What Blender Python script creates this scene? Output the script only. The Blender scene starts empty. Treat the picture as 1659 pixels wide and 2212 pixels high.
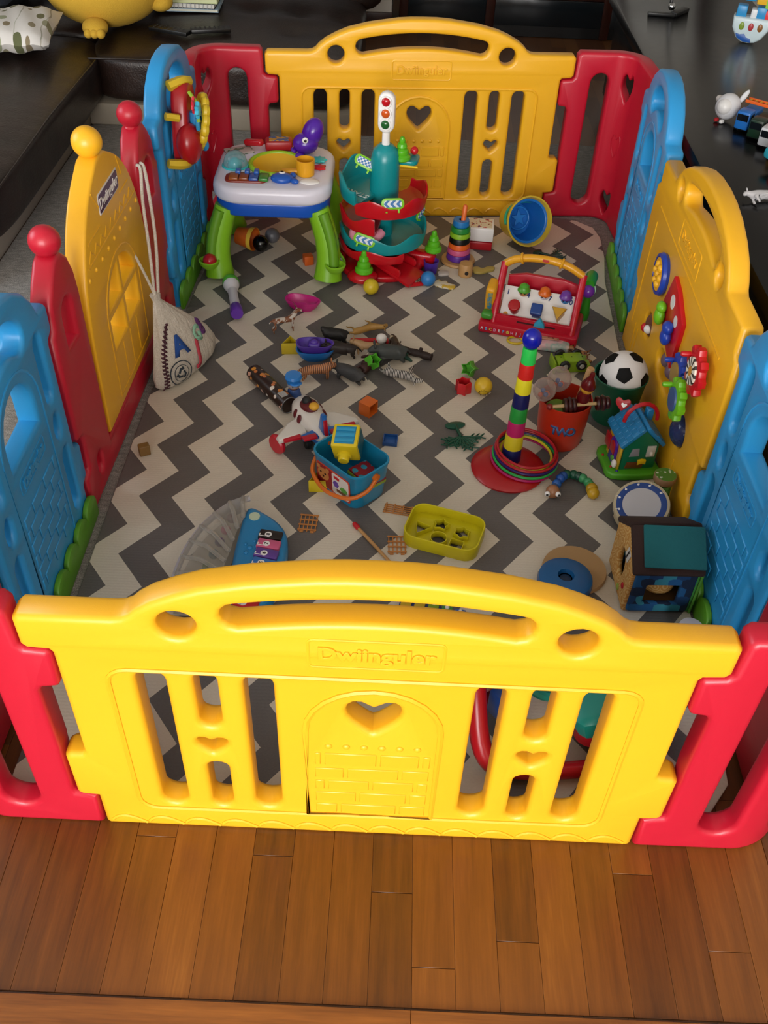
import bpy, bmesh, math, random
from mathutils import Vector, Matrix, Euler

random.seed(7)
scene = bpy.context.scene
COL = scene.collection

# ------------------------------------------------------------------ camera
cam_data = bpy.data.cameras.new('camera')
cam_data.sensor_fit = 'VERTICAL'
cam_data.sensor_height = 36.0
cam_data.lens = 33.393
cam_data.clip_start = 0.02
cam = bpy.data.objects.new('camera', cam_data)
COL.objects.link(cam)
cam_x = Vector((0.99901, 0.02996, 0.03271)).normalized()
cam_f = Vector((0.00025, 0.73122, -0.68214)).normalized()
cam_u = cam_x.cross(cam_f).normalized()
cam_x = cam_f.cross(cam_u).normalized()
cm = Matrix((cam_x, cam_u, -cam_f)).transposed().to_4x4()
cm.translation = (0.0016, -0.8024, 1.4962)
cam.matrix_world = cm
scene.camera = cam

# ------------------------------------------------------------------ world, window light, exposure
world = bpy.data.worlds.new('world')
scene.world = world
world.use_nodes = True
world.node_tree.nodes['Background'].inputs[0].default_value = (0.75, 0.85, 1.0, 1)
world.node_tree.nodes['Background'].inputs[1].default_value = 0.25

def area_light(name, loc, target, sx, sy, power, color):
    l = bpy.data.lights.new(name, 'AREA')
    l.shape = 'RECTANGLE'; l.size = sx; l.size_y = sy; l.energy = power; l.color = color
    o = bpy.data.objects.new(name, l); COL.objects.link(o)
    o.location = loc
    o.rotation_euler = (Vector(target) - Vector(loc)).to_track_quat('-Z', 'Y').to_euler()
    return o
# daylight entering through the window behind the photographer plus an unseen fill lamp added on the left for the sofa
area_light('window_daylight', (-0.75, -4.72, 1.5), (-0.45, 0.8, 0.45), 3.1, 1.9, 350, (1.0, 0.985, 0.965))
area_light('side_fill_light', (-2.97, 1.0, 1.7), (0.0, 1.4, 0.3), 1.5, 1.2, 34, (0.78, 0.89, 1.0))
scene.view_settings.view_transform = 'Standard'
scene.view_settings.look = 'None'
scene.view_settings.exposure = 0.0
scene.view_settings.gamma = 1.0
scene.view_settings.use_curve_mapping = False

# ------------------------------------------------------------------ helpers
def lin(h):
    h = h.lstrip('#')
    out = []
    for i in (0, 2, 4):
        c = int(h[i:i + 2], 16) / 255
        out.append(c / 12.92 if c <= 0.04045 else ((c + 0.055) / 1.055) ** 2.4)
    return (*out, 1.0)

_mats = {}
def mat(hexcol, rough=0.4, bump=0.0, bscale=60.0, var=0.06, spec=0.5, coat=0.0, metal=0.0, vscale=9.0):
    """plain plastic, cloth or paint: base colour with a faint procedural mottling and optional fine bump"""
    key = (hexcol, rough, bump, bscale, var, spec, coat, metal)
    if key in _mats: return _mats[key]
    m = bpy.data.materials.new('mat_' + hexcol.strip('#')); m.use_nodes = True
    nt = m.node_tree; b = nt.nodes['Principled BSDF']
    b.inputs['Roughness'].default_value = rough
    b.inputs['Specular IOR Level'].default_value = spec
    b.inputs['Coat Weight'].default_value = coat
    b.inputs['Metallic'].default_value = metal
    tc = nt.nodes.new('ShaderNodeTexCoord'); no = nt.nodes.new('ShaderNodeTexNoise')
    no.inputs['Scale'].default_value = vscale; no.inputs['Detail'].default_value = 4
    nt.links.new(tc.outputs['Object'], no.inputs['Vector'])
    mx = nt.nodes.new('ShaderNodeMix'); mx.data_type = 'RGBA'
    c = lin(hexcol)
    mx.inputs[6].default_value = [x * (1 - var) for x in c[:3]] + [1]
    mx.inputs[7].default_value = [min(1, x * (1 + var)) for x in c[:3]] + [1]
    nt.links.new(no.outputs['Fac'], mx.inputs[0]); nt.links.new(mx.outputs[2], b.inputs['Base Color'])
    if bump:
        n2 = nt.nodes.new('ShaderNodeTexNoise'); n2.inputs['Scale'].default_value = bscale; n2.inputs['Detail'].default_value = 3
        nt.links.new(tc.outputs['Object'], n2.inputs['Vector'])
        bp = nt.nodes.new('ShaderNodeBump'); bp.inputs['Strength'].default_value = bump; bp.inputs['Distance'].default_value = 0.004
        nt.links.new(n2.outputs['Fac'], bp.inputs['Height']); nt.links.new(bp.outputs['Normal'], b.inputs['Normal'])
    _mats[key] = m
    return m

def glassy(hexcol, alpha=0.3, rough=0.08):
    key = ('g', hexcol, alpha)
    if key in _mats: return _mats[key]
    m = bpy.data.materials.new('clear_' + hexcol.strip('#')); m.use_nodes = True
    nt = m.node_tree; b = nt.nodes['Principled BSDF']
    b.inputs['Base Color'].default_value = lin(hexcol); b.inputs['Roughness'].default_value = rough
    tr = nt.nodes.new('ShaderNodeBsdfTransparent'); tr.inputs[0].default_value = [min(1, .55 + .45 * x) for x in lin(hexcol)[:3]] + [1]
    ms = nt.nodes.new('ShaderNodeMixShader'); ms.inputs[0].default_value = alpha
    lw = nt.nodes.new('ShaderNodeLayerWeight'); lw.inputs[0].default_value = 0.35
    ma = nt.nodes.new('ShaderNodeMath'); ma.operation = 'MULTIPLY_ADD'; ma.inputs[1].default_value = 0.55; ma.inputs[2].default_value = alpha; ma.use_clamp = True
    nt.links.new(lw.outputs['Facing'], ma.inputs[0]); nt.links.new(ma.outputs[0], ms.inputs[0])
    nt.links.new(tr.outputs[0], ms.inputs[1]); nt.links.new(b.outputs[0], ms.inputs[2])
    nt.links.new(ms.outputs[0], nt.nodes['Material Output'].inputs[0])
    _mats[key] = m
    return m

class NT:
    """tiny node builder for patterned materials"""
    def __init__(s, name, rough=0.6):
        s.m = bpy.data.materials.new(name); s.m.use_nodes = True; s.t = s.m.node_tree
        s.b = s.t.nodes['Principled BSDF']; s.b.inputs['Roughness'].default_value = rough
    def n(s, typ, **kw):
        o = s.t.nodes.new('ShaderNode' + typ)
        for k, v in kw.items(): setattr(o, k, v)
        return o
    def l(s, a, b): s.t.links.new(a, b)
    def math(s, op, a, b=None, c=None):
        o = s.n('Math', operation=op)
        for i, v in enumerate((a, b, c)):
            if v is None: continue
            if isinstance(v, (int, float)): o.inputs[i].default_value = v
            else: s.l(v, o.inputs[i])
        return o.outputs[0]
    def mix(s, f, a, b):
        o = s.n('Mix', data_type='RGBA')
        for i, v in ((0, f), (6, a), (7, b)):
            if isinstance(v, (int, float, tuple, list)): o.inputs[i].default_value = v
            else: s.l(v, o.inputs[i])
        return o.outputs[2]
    def ramp(s, f, stops, interp='LINEAR'):
        o = s.n('ValToRGB'); r = o.color_ramp; r.interpolation = interp
        while len(r.elements) < len(stops): r.elements.new(0.5)
        for e, (p, c) in zip(r.elements, stops): e.position = p; e.color = lin(c) if isinstance(c, str) else c
        s.l(f, o.inputs[0]); return o.outputs[0]
    def noise(s, vec, scale, detail=4):
        o = s.n('TexNoise'); o.inputs['Scale'].default_value = scale; o.inputs['Detail'].default_value = detail
        if vec is not None: s.l(vec, o.inputs['Vector'])
        return o.outputs['Fac']
    def coords(s, kind='Object'): return s.n('TexCoord').outputs[kind]
    def sep(s, v): o = s.n('SeparateXYZ'); s.l(v, o.inputs[0]); return o.outputs
    def mapping(s, v, scale=(1, 1, 1), loc=(0, 0, 0), rot=(0, 0, 0)):
        o = s.n('Mapping'); o.inputs['Scale'].default_value = scale; o.inputs['Location'].default_value = loc; o.inputs['Rotation'].default_value = rot
        s.l(v, o.inputs[0]); return o.outputs[0]
    def bump(s, h, strength=0.3, dist=0.003):
        o = s.n('Bump'); o.inputs['Strength'].default_value = strength; o.inputs['Distance'].default_value = dist
        s.l(h, o.inputs['Height']); s.l(o.outputs[0], s.b.inputs['Normal'])
    def col(s, c): s.l(c, s.b.inputs['Base Color'])

def finish(me, m=None, angle=38):
    if m is not None:
        me.materials.clear(); me.materials.append(m)
    me.shade_smooth()
    if angle: me.set_sharp_from_angle(angle=math.radians(angle))
    return me

def add(name, me, m=None, par=None, loc=(0, 0, 0), rot=(0, 0, 0), sc=(1, 1, 1), angle=38, kind=None):
    if m is not None or not me.materials: finish(me, m, angle)
    o = bpy.data.objects.new(name, me); COL.objects.link(o)
    o.parent = par; o.location = loc; o.rotation_euler = [math.radians(a) for a in rot]
    o.scale = (sc, sc, sc) if isinstance(sc, (int, float)) else sc
    if kind: o['kind'] = kind
    return o

def tag(o, label, cat, group=None):
    o['label'] = label; o['category'] = cat
    if group: o['group'] = group
    return o

def thing(name, label, cat, loc=(0, 0, 0), rz=0.0, group=None, rot=None):
    o = bpy.data.objects.new(name, None); COL.objects.link(o)
    o.empty_display_size = 0.03
    o.location = loc
    o.rotation_euler = [math.radians(a) for a in (rot if rot else (0, 0, rz))]
    return tag(o, label, cat, group)

def copy_tree(o, par=None):
    c = o.copy(); COL.objects.link(c); c.parent = par
    for ch in list(o.children): copy_tree(ch, c)
    return c

def bm_mesh(bm, name='mesh'):
    bmesh.ops.recalc_face_normals(bm, faces=bm.faces)
    me = bpy.data.meshes.new(name); bm.to_mesh(me); bm.free(); return me

def box(sx, sy, sz, r=0.0, seg=2, z0=False):
    bm = bmesh.new(); bmesh.ops.create_cube(bm, size=1)
    for v in bm.verts: v.co = Vector((v.co.x * sx, v.co.y * sy, v.co.z * sz + (sz / 2 if z0 else 0)))
    if r: bmesh.ops.bevel(bm, geom=bm.edges[:], offset=r, segments=seg, profile=0.5, affect='EDGES')
    return bm_mesh(bm)

def ball(rx, ry=None, rz=None, u=18, v=12):
    bm = bmesh.new(); bmesh.ops.create_uvsphere(bm, u_segments=u, v_segments=v, radius=1)
    for w in bm.verts: w.co = Vector((w.co.x * rx, w.co.y * (ry or rx), w.co.z * (rz or rx)))
    return bm_mesh(bm)

def lathe(prof, n=28, sx=1.0, sy=1.0):
    """revolve a list of (radius, z); ends at radius 0 close themselves"""
    bm = bmesh.new(); rings = []
    for r, z in prof:
        if r < 1e-6: rings.append([bm.verts.new((0, 0, z))])
        else: rings.append([bm.verts.new((r * sx * math.cos(2 * math.pi * i / n), r * sy * math.sin(2 * math.pi * i / n), z)) for i in range(n)])
    for a, b in zip(rings, rings[1:]):
        for i in range(n):
            j = (i + 1) % n
            q = [a[i % len(a)], a[j % len(a)], b[j % len(b)], b[i % len(b)]]
            q = list(dict.fromkeys(q))
            if len(q) > 2: bm.faces.new(q)
    return bm_mesh(bm)

def tube(pts, rad, n=8, closed=False, caps=True):
    """swept round bar; rad is a number or one per point"""
    pts = [Vector(p) for p in pts]; N = len(pts)
    rads = rad if isinstance(rad, (list, tuple)) else [rad] * N
    bm = bmesh.new(); rings = []; up = None
    for i, p in enumerate(pts):
        a = pts[(i - 1) % N] if (closed or i) else p; b = pts[(i + 1) % N] if (closed or i < N - 1) else p
        t = (b - a).normalized()
        if up is None:
            up = Vector((0, 0, 1)) if abs(t.z) < 0.9 else Vector((1, 0, 0))
        s = t.cross(up).normalized(); up = s.cross(t).normalized()
        rings.append([bm.verts.new(p + (s * math.cos(2 * math.pi * k / n) + up * math.sin(2 * math.pi * k / n)) * rads[i]) for k in range(n)])
    for i in range(N if closed else N - 1):
        a, b = rings[i], rings[(i + 1) % N]
        for k in range(n): bm.faces.new((a[k], a[(k + 1) % n], b[(k + 1) % n], b[k]))
    if caps and not closed:
        bm.faces.new(rings[0][::-1]); bm.faces.new(rings[-1])
    return bm_mesh(bm)

def torus(R, r, n=36, k=8, sx=1, sy=1):
    return tube([(R * sx * math.cos(2 * math.pi * i / n), R * sy * math.sin(2 * math.pi * i / n), 0) for i in range(n)], r, k, closed=True)

def _curve_mesh(cu):
    ob = bpy.data.objects.new('c', cu); me = bpy.data.meshes.new_from_object(ob)
    bpy.data.objects.remove(ob); bpy.data.curves.remove(cu)
    bm = bmesh.new(); bm.from_mesh(me); bmesh.ops.remove_doubles(bm, verts=bm.verts, dist=1e-5); bpy.data.meshes.remove(me)
    return bm_mesh(bm)

def plate(polys, t, bev=0.0, res=2, wall=False):
    """flat slab from outlines (holes are inner outlines), rounded edges; wall=True stands it up, front to -Y"""
    cu = bpy.data.curves.new('c', 'CURVE'); cu.dimensions = '2D'; cu.fill_mode = 'BOTH'
    cu.extrude = max(0, t / 2 - bev); cu.bevel_depth = bev; cu.bevel_resolution = res; cu.offset = -bev
    for p in polys:
        s = cu.splines.new('POLY'); s.points.add(len(p) - 1); s.use_cyclic_u = True
        for i, (x, y) in enumerate(p): s.points[i].co = (x, y, 0, 1)
    me = _curve_mesh(cu)
    if wall: me.transform(Matrix.Rotation(math.radians(90), 4, 'X'))
    return me

def text(s, size, ext=0.001, wall=False, bold=0.0, shear=0.0, bev=0.0, align='CENTER'):
    cu = bpy.data.curves.new('t', 'FONT'); cu.body = s; cu.size = size; cu.extrude = ext; cu.offset = bold; cu.shear = shear
    cu.align_x = align; cu.align_y = 'CENTER'; cu.bevel_depth = bev; cu.resolution_u = 3
    me = _curve_mesh(cu)
    if wall: me.transform(Matrix.Rotation(math.radians(90), 4, 'X'))
    return me

def join(mes):
    """several meshes (optionally with matrices) into one"""
    bm = bmesh.new()
    for it in mes:
        me, mx = it if isinstance(it, tuple) else (it, None)
        c = me.copy()
        if mx is not None: c.transform(mx)
        bm.from_mesh(c); bpy.data.meshes.remove(c)
    me = bpy.data.meshes.new('mesh'); bm.to_mesh(me); bm.free(); return me

def TR(x=0, y=0, z=0, rx=0, ry=0, rz=0, s=(1, 1, 1)):
    return Matrix.Translation((x, y, z)) @ Euler([math.radians(a) for a in (rx, ry, rz)]).to_matrix().to_4x4() @ Matrix.Diagonal((*s, 1))

# 2-D outlines
def circ(cx, cy, r, n=20, ry=None): return [(cx + r * math.cos(2 * math.pi * i / n), cy + (ry or r) * math.sin(2 * math.pi * i / n)) for i in range(n)]
def slot(cx, hw, z0, z1, n=8):
    p = [(cx + hw * math.cos(a), z1 - hw + hw * math.sin(a)) for a in [math.pi * i / n for i in range(n + 1)]]
    return p + [(cx - hw * math.cos(a), z0 + hw - hw * math.sin(a)) for a in [math.pi * i / n for i in range(n + 1)]]
def rrect(x0, y0, x1, y1, r, n=4):
    p = []
    for cx, cy, a0 in ((x1 - r, y1 - r, 0), (x0 + r, y1 - r, 90), (x0 + r, y0 + r, 180), (x1 - r, y0 + r, 270)):
        for i in range(n + 1):
            a = math.radians(a0 + 90 * i / n); p.append((cx + r * math.cos(a), cy + r * math.sin(a)))
    return p
def arch(x0, x1, z0, ztop, n=12, r=None):
    """door shape: straight sides with a round (or elliptic) top"""
    cx = (x0 + x1) / 2; hw = (x1 - x0) / 2; rr = r or hw
    return [(x0, z0), (x1, z0)] + [(cx + hw * math.cos(math.pi * i / n), ztop - rr + rr * math.sin(math.pi * i / n)) for i in range(n + 1)]
def heart(cx, cy, w, h, n=0):
    half = [(.0, .30), (.10, .36), (.24, .46), (.36, .46), (.46, .37), (.5, .22), (.48, .05), (.38, -.12), (.22, -.30), (.06, -.46), (.0, -.49)]
    full = half + [(-x, y) for x, y in half[-2:0:-1]]
    return [(cx + x * w, cy + y * h) for x, y in full]
def star(cx, cy, ro, ri, k, a0=90):
    return [(cx + (ro if i % 2 == 0 else ri) * math.cos(math.radians(a0 + 180 * i / k)), cy + (ro if i % 2 == 0 else ri) * math.sin(math.radians(a0 + 180 * i / k))) for i in range(2 * k)]
def spline(pts, n=6, closed=False):
    """Catmull-Rom through points (any dimension)"""
    P = [Vector(p) for p in pts]; out = []; N = len(P)
    for i in range(N if closed else N - 1):
        g = lambda j: P[j % N] if closed else P[max(0, min(N - 1, j))]
        a, b, c, d = g(i - 1), g(i), g(i + 1), g(i + 2)
        for k in range(n):
            t = k / n
            out.append(tuple(0.5 * ((2 * b) + (c - a) * t + (2 * a - 5 * b + 4 * c - d) * t * t + (3 * b - a - 3 * c + d) * t ** 3)))
    if not closed: out.append(tuple(P[-1]))
    return out
def mirror(half):
    """outline given for x >= 0 from top centre down to bottom centre -> full outline"""
    return half + [(-x, z) for x, z in half[::-1] if x > 1e-6]
def w3(poly, y=0.0): return [(x, y, z) for x, z in poly]

def skinfig(name, verts, edges, radii, m, par=None, loc=(0, 0, 0), rot=(0, 0, 0), sc=1.0, sub=2):
    """one continuous organic body grown over a skeleton"""
    me = bpy.data.meshes.new(name); me.from_pydata([tuple(v) for v in verts], edges, [])
    o = add(name, me, m, par, loc, rot, sc, angle=0)
    md = o.modifiers.new('skin', 'SKIN'); md.use_smooth_shade = True
    sv = me.skin_vertices[0].data if me.skin_vertices else None
    if sv is None:
        bm = bmesh.new(); bm.from_mesh(me); bm.verts.layers.skin.verify(); bm.to_mesh(me); bm.free(); sv = me.skin_vertices[0].data
    for i, r in enumerate(radii):
        sv[i].radius = (r, r) if isinstance(r, (int, float)) else r
        sv[i].use_root = (i == 0)
    s = o.modifiers.new('sub', 'SUBSURF'); s.levels = sub; s.render_levels = sub
    return o
# ------------------------------------------------------------------ materials of the place
YEL = mat('#E8AD20', 0.36, 0.05, 900, 0.03)
RED = mat('#B8182F', 0.34, 0.05, 900, 0.03)
BLU = mat('#2B93D0', 0.36, 0.05, 900, 0.03)
GRN = mat('#57961C', 0.45, 0.05, 900, 0.05)
WHT = mat('#E6E4E2', 0.35, 0, 60, 0.02)
BLK = mat('#0B0B0C', 0.4, 0, 60, 0.1)

def wood_mat(name, stops, along='Y', rough=0.32, rnd=True):
    q = NT(name, rough); co = q.coords('Object')
    oi = q.n('ObjectInfo')
    if rnd:
        cmb = q.n('CombineXYZ'); q.l(q.math('MULTIPLY', oi.outputs['Random'], 37.0), cmb.inputs[0]); q.l(q.math('MULTIPLY', oi.outputs['Random'], 91.0), cmb.inputs[1])
        va = q.n('VectorMath', operation='ADD'); q.l(co, va.inputs[0]); q.l(cmb.outputs[0], va.inputs[1]); co = va.outputs[0]
    sc = (26, 1.6, 10) if along == 'Y' else (1.6, 26, 10)
    mp = q.mapping(co, sc)
    g = q.noise(mp, 2.2, 7); g2 = q.noise(q.mapping(co, tuple(5 * s for s in sc)), 2.5, 3)
    f = q.math('ADD', q.math('MULTIPLY', g, 0.6), q.math('MULTIPLY', g2, 0.25))
    if rnd: f = q.math('ADD', f, q.math('MULTIPLY_ADD', oi.outputs['Random'], 0.34, -0.12))
    q.col(q.ramp(f, stops)); q.bump(g2, 0.05, 0.001)
    return q.m
TEAK = wood_mat('teak_planks', [(0.15, '#46280E'), (0.4, '#623912'), (0.65, '#784819'), (0.9, '#925E25')])
TEAKX = wood_mat('teak_threshold', [(0.2, '#5E3514'), (0.5, '#8A5522'), (0.85, '#A87032')], along='X')
MAHOG = wood_mat('mahogany', [(0.2, '#1C0B07'), (0.6, '#3A1810'), (0.9, '#54261A')], rnd=False)

# ------------------------------------------------------------------ room shell
def structure(name, me, m, loc=(0, 0, 0), rot=(0, 0, 0)):
    return add(name, me, m, None, loc, rot, kind='structure')
q = NT('floor_far', 0.35); co = q.coords('Object'); br = q.n('TexBrick'); q.l(q.mapping(co, (1, 1, 1), (0, 0, 0), (0, 0, math.pi / 2)), br.inputs['Vector'])
br.inputs['Scale'].default_value = 1.0; br.inputs['Brick Width'].default_value = 0.45; br.inputs['Row Height'].default_value = 0.0665; br.inputs['Mortar Size'].default_value = 0.0006
br.inputs['Color1'].default_value = lin('#4A2A14'); br.inputs['Color2'].default_value = lin('#64401F'); br.inputs['Mortar'].default_value = lin('#2A1509')
q.col(br.outputs['Color'])
floor = structure('floor', box(5.0, 10.4, 0.06), q.m, (-0.6, 0.4, -0.0325))
# planks of the strip in front of the playpen, one object each
pl_mesh = {}
def plank(x0, x1, y0, y1, m=TEAK, z=0.0, name='plank'):
    w = round(x1 - x0 - 0.0006, 4); l = round(y1 - y0 - 0.0008, 4)
    if (w, l, m.name) not in pl_mesh: pl_mesh[(w, l, m.name)] = finish(box(w, l, 0.0025, 0.0004, 1), m)
    o = add(name, pl_mesh[(w, l, m.name)], None, floor, ((x0 + x1) / 2 + 0.6, (y0 + y1) / 2 - 0.4, 0.0325 - 0.00125 + z))
    return o
rp = random.Random(3)
cuts = {0: [-0.099], 1: [-0.214], 3: [-0.169], -3: [-0.045], 6: [-0.05], 8: [-0.17], -6: [-0.02], 4: [0.1]}
for k in range(-15, 16):
    x0 = 0.009 + 0.0662 * k
    ys = [-0.273] + cuts.get(k, [0.05 + rp.random() * 0.15]) + [0.45]
    for a, b in zip(ys, ys[1:]): plank(x0, x0 + 0.0662, a, b)
for x0, x1 in ((-1.0, 0.074), (0.074, 1.02)):
    plank(x0, x1, -0.42, -0.277, TEAKX, 0.004, 'threshold_board')

WALL = mat('#D6D0C6', 0.8, 0.15, 120, 0.03)
structure('wall_back', box(5.0, 0.1, 2.7, z0=True), WALL, (-0.6, 5.45, 0))
structure('wall_left', plate([[(-4.75, 0), (5.4, 0), (5.4, 2.7), (-4.75, 2.7)], [(0.2, 1.05), (0.2, 2.35), (1.8, 2.35), (1.8, 1.05)]], 0.1, wall=True), WALL, (-2.92, 0, 0), (0, 0, 90))
structure('wall_right', box(0.1, 10.2, 2.7, z0=True), WALL, (1.6, 0.33, 0))
structure('wall_front', plate([[(-2.9, 0), (1.55, 0), (1.55, 2.7), (-2.9, 2.7)], [(-2.35, 0.5), (-2.35, 2.5), (0.85, 2.5), (0.85, 0.5)]], 0.1, wall=True), WALL, (0, -4.72, 0))
structure('ceiling', box(5.0, 10.4, 0.08), mat('#E6E4DE', 0.9), (-0.6, 0.4, 2.75))
wn = structure('window_1', plate([rrect(-2.36, 0.49, 0.86, 2.51, 0.01), rrect(-2.3, 0.55, -0.78, 2.45, 0.005), rrect(-0.72, 0.55, 0.8, 2.45, 0.005)], 0.04, wall=True), WHT, (0, -4.65, 0))
structure('window_2', plate([rrect(0.19, 1.04, 1.81, 2.36, 0.01), rrect(0.24, 1.09, 0.98, 2.31, 0.005), rrect(1.02, 1.09, 1.76, 2.31, 0.005)], 0.04, wall=True), WHT, (-2.86, 0, 0), (0, 0, 90))  # added, unseen window frame around the left fill lamp
structure('wall_pier', box(.26, 1.0, 2.7, z0=True), WALL, (-.2, 4.85, 0)); structure('trim_1', box(.27, .02, .09, .003, z0=True), MAHOG, (-.2, 4.34, 0))
structure('baseboard_back', box(4.9, 0.02, 0.09, 0.004, z0=True), MAHOG, (-0.6, 5.385, 0))

# ------------------------------------------------------------------ rug and play mat
q = NT('grey_rug', 0.95); co = q.coords('Object'); n1 = q.noise(co, 420, 3); n2 = q.noise(q.mapping(co, (1, 3, 1)), 40, 3)
f = q.math('ADD', q.math('MULTIPLY', n1, 0.65), q.math('MULTIPLY', n2, 0.35))
q.col(q.ramp(f, [(0.3, '#4A4846'), (0.5, '#85817B'), (0.7, '#B5B0A8')])); q.bump(f, 0.9, 0.006)
tag(add('rug', plate([rrect(-1.232, 0.33, 0.80, 2.99, 0.02)], 0.005, 0.002), q.m, None, (0, 0, 0.0025)), 'grey woven pile rug under the chevron play mat', 'rug')
q = NT('chevron_vinyl', 0.5); co = q.coords('Object'); s = q.sep(co)
tri = q.math('MULTIPLY', q.math('ABSOLUTE', q.math('SUBTRACT', q.math('FRACT', q.math('DIVIDE', q.math('SUBTRACT', s[1], 0.9 - 5 * 0.1868), 0.1868)), 0.5)), 2.0)
xs = q.math('SUBTRACT', q.math('SUBTRACT', s[0], q.math('MULTIPLY', s[1], 0.019)), q.math('MULTIPLY', tri, 0.073))
st = q.math('FRACT', q.math('DIVIDE', q.math('SUBTRACT', xs, -0.5795 - 20 * 0.1512), 0.1512))
isdark = q.math('LESS_THAN', st, 0.5)
weave = q.math('FRACT', q.math('MULTIPLY', s[1], 130.0)); wv = q.math('ABSOLUTE', q.math('SUBTRACT', weave, 0.5))
fine = q.noise(q.mapping(co, (60, 420, 1)), 3.0, 4)
lt = q.mix(fine, lin('#C0B7A5'), lin('#DDD5C6')); dk = q.mix(fine, lin('#4C4948'), lin('#716D6A'))
q.col(q.mix(isdark, lt, dk)); q.bump(q.math('ADD', wv, fine), 0.25, 0.0015)
tag(add('play_mat', plate([[(-0.625, 0.06), (-0.58, 0.05), (0.58, 0.05), (0.635, 0.12), (0.65, 0.3), (0.65, 1.5), (0.665, 1.9), (0.685, 2.05), (0.69, 2.19), (0.675, 2.26), (0.62, 2.31), (0.52, 2.33), (-0.40, 2.235), (-0.52, 2.20), (-0.575, 2.1), (-0.598, 1.7), (-0.622, 1.2)]], 0.007, 0.0025), q.m, None, (0, 0, 0.0085)),
    'beige and grey zigzag chevron play mat inside the playpen', 'mat')
MZ = 0.012   # top of the mat

# ------------------------------------------------------------------ playpen panels
TH = 0.045
PZ = 0.005   # panels standing on the rug
def ridge(name, par, paths, r, m, y=0.0, flat=0.6):
    """raised moulded lines on the front face, one mesh"""
    mes = []
    for p in paths:
        closed = (p[0] == p[-1]); pp = p[:-1] if closed else p
        me = tube([(x, 0, z) for x, z in pp], r, 6, closed)
        mes.append((me, Matrix.Diagonal((1, flat, 1, 1))))
    return add(name, join(mes), m, par, (0, y, 0))

def handle_slot(hw, ztop_c, zbot_c, ztop_e, zbot_e, n=10):
    """curved grip opening with round ends"""
    r = (ztop_e - zbot_e) / 2; w = hw - r; zm = (ztop_e + zbot_e) / 2
    u = [1 - 2 * i / n for i in range(n + 1)]
    top = [(w * x, ztop_c - (ztop_c - ztop_e) * x * x) for x in u]
    bot = [(-w * x, zbot_c - (zbot_c - zbot_e) * x * x) for x in u]
    endl = [(-w + r * math.cos(a), zm + r * math.sin(a)) for a in [math.pi / 2 + math.pi * i / 6 for i in range(1, 6)]]
    endr = [(w + r * math.cos(a), zm + r * math.sin(a)) for a in [-math.pi / 2 + math.pi * i / 6 for i in range(1, 6)]]
    return top + endl + bot + endr

LETTER = 'Dwiinguler'
def logo_plate(par, m, z0, z1, hw, size):
    ridge('logo_frame', par, [rrect(-hw, z0, hw, z1, 0.008) + [rrect(-hw, z0, hw, z1, 0.008)[0]]], 0.0025, m)
    add('logo_lettering', text(LETTER, size, 0.002, wall=True, bold=0.0008, bev=0.0006), m, par, (0, -0.0004, (z0 + z1) / 2), angle=60)

yo_half = [(0, .627), (.04, .6265), (.077, .624), (.12, .618), (.168, .611), (.23, .596), (.263, .583), (.297, .566), (.318, .55), (.328, .539), (.339, .533), (.352, .531), (.475, .531), (.484, .522), (.484, .472), (.476, .463), (.447, .461),
           (.443, .455), (.443, .212), (.449, .206), (.466, .206), (.476, .198), (.476, .096), (.468, .088), (.443, .086), (.443, .006), (.437, 0), (0, 0)]
mid_bricks = []
def yellow_panel(name, label, loc, rz):
    t = thing(name, label, 'panel', loc, rz)
    holes = [handle_slot(.207, .588, .543, .570, .524), circ(-.266, .524, .0265), circ(.266, .524, .0265), heart(0, .335, .08, .078)]
    for s in (-1, 1):
        holes += [slot(s * .316, .021, .074, .423), slot(s * .164, .021, .076, .423), slot(s * .239, .0165, .296, .422), slot(s * .239, .0165, .073, .2), heart(s * .242, .246, .046, .04, 18)]
    add('panel_body', plate([mirror(yo_half)] + holes, TH, 0.0095, 2, wall=True), YEL, t, (0, TH / 2, 0), angle=50)
    fr = rrect(-.375, .062, .375, .428, .03); ridge('raised_border', t, [fr + [fr[0]]], 0.0042, YEL, flat=.9)
    dr = arch(-.1, .1, .066, .402); ridge('door_outline', t, [dr + [dr[0]]], 0.005, YEL, flat=.9)
    logo_plate(t, YEL, .4535, .511, .092, .036)
    for i in range(6): add('rivet', rivet_me, None, t, (-.066 + i * .0268, 0, .262))
    rows = [(.21, .246), (.174, .205), (.140, .170), (.104, .136), (.070, .100)]
    splits = [[-.09, -.075, .01, .075, .092], [-.09, -.04, .045, .092], [-.09, -.07, .0, .07, .092], [-.09, -.02, .06, .092], [-.09, -.05, .045, .092]]
    for (z0, z1), sp in zip(rows, splits):
        for a, b in zip(sp, sp[1:]):
            k = (round(b - a, 3), round(z1 - z0, 3))
            if k not in brick_me: brick_me[k] = finish(box(b - a - .006, .004, z1 - z0 - .005, .0014, 1), YEL)
            add('brick', brick_me[k], None, t, ((a + b) / 2, 0, (z0 + z1) / 2))
    wv = []
    for i in range(14):
        c = -.40 + i * .0615
        wv.append([(c - .028 + .056 * j / 10, .018 + .016 * math.sin(math.pi * (j / 10) ** .8) - .006 * (j / 10)) for j in range(11)])
    ridge('raised_wave', t, wv, 0.0036, YEL, flat=.9)
    return t
rivet_me = finish(ball(.006, .004, .006, 10, 6), YEL)
brick_me = {}
yellow_panel('playpen_fence', 'large yellow plastic playpen panel nearest the camera on the wooden floor', (0, 0, 0), 0)
yellow_panel('playpen_fence', 'yellow plastic playpen panel at the far end behind the toys', (0.0586, 2.2986, PZ), 5.1)

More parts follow.
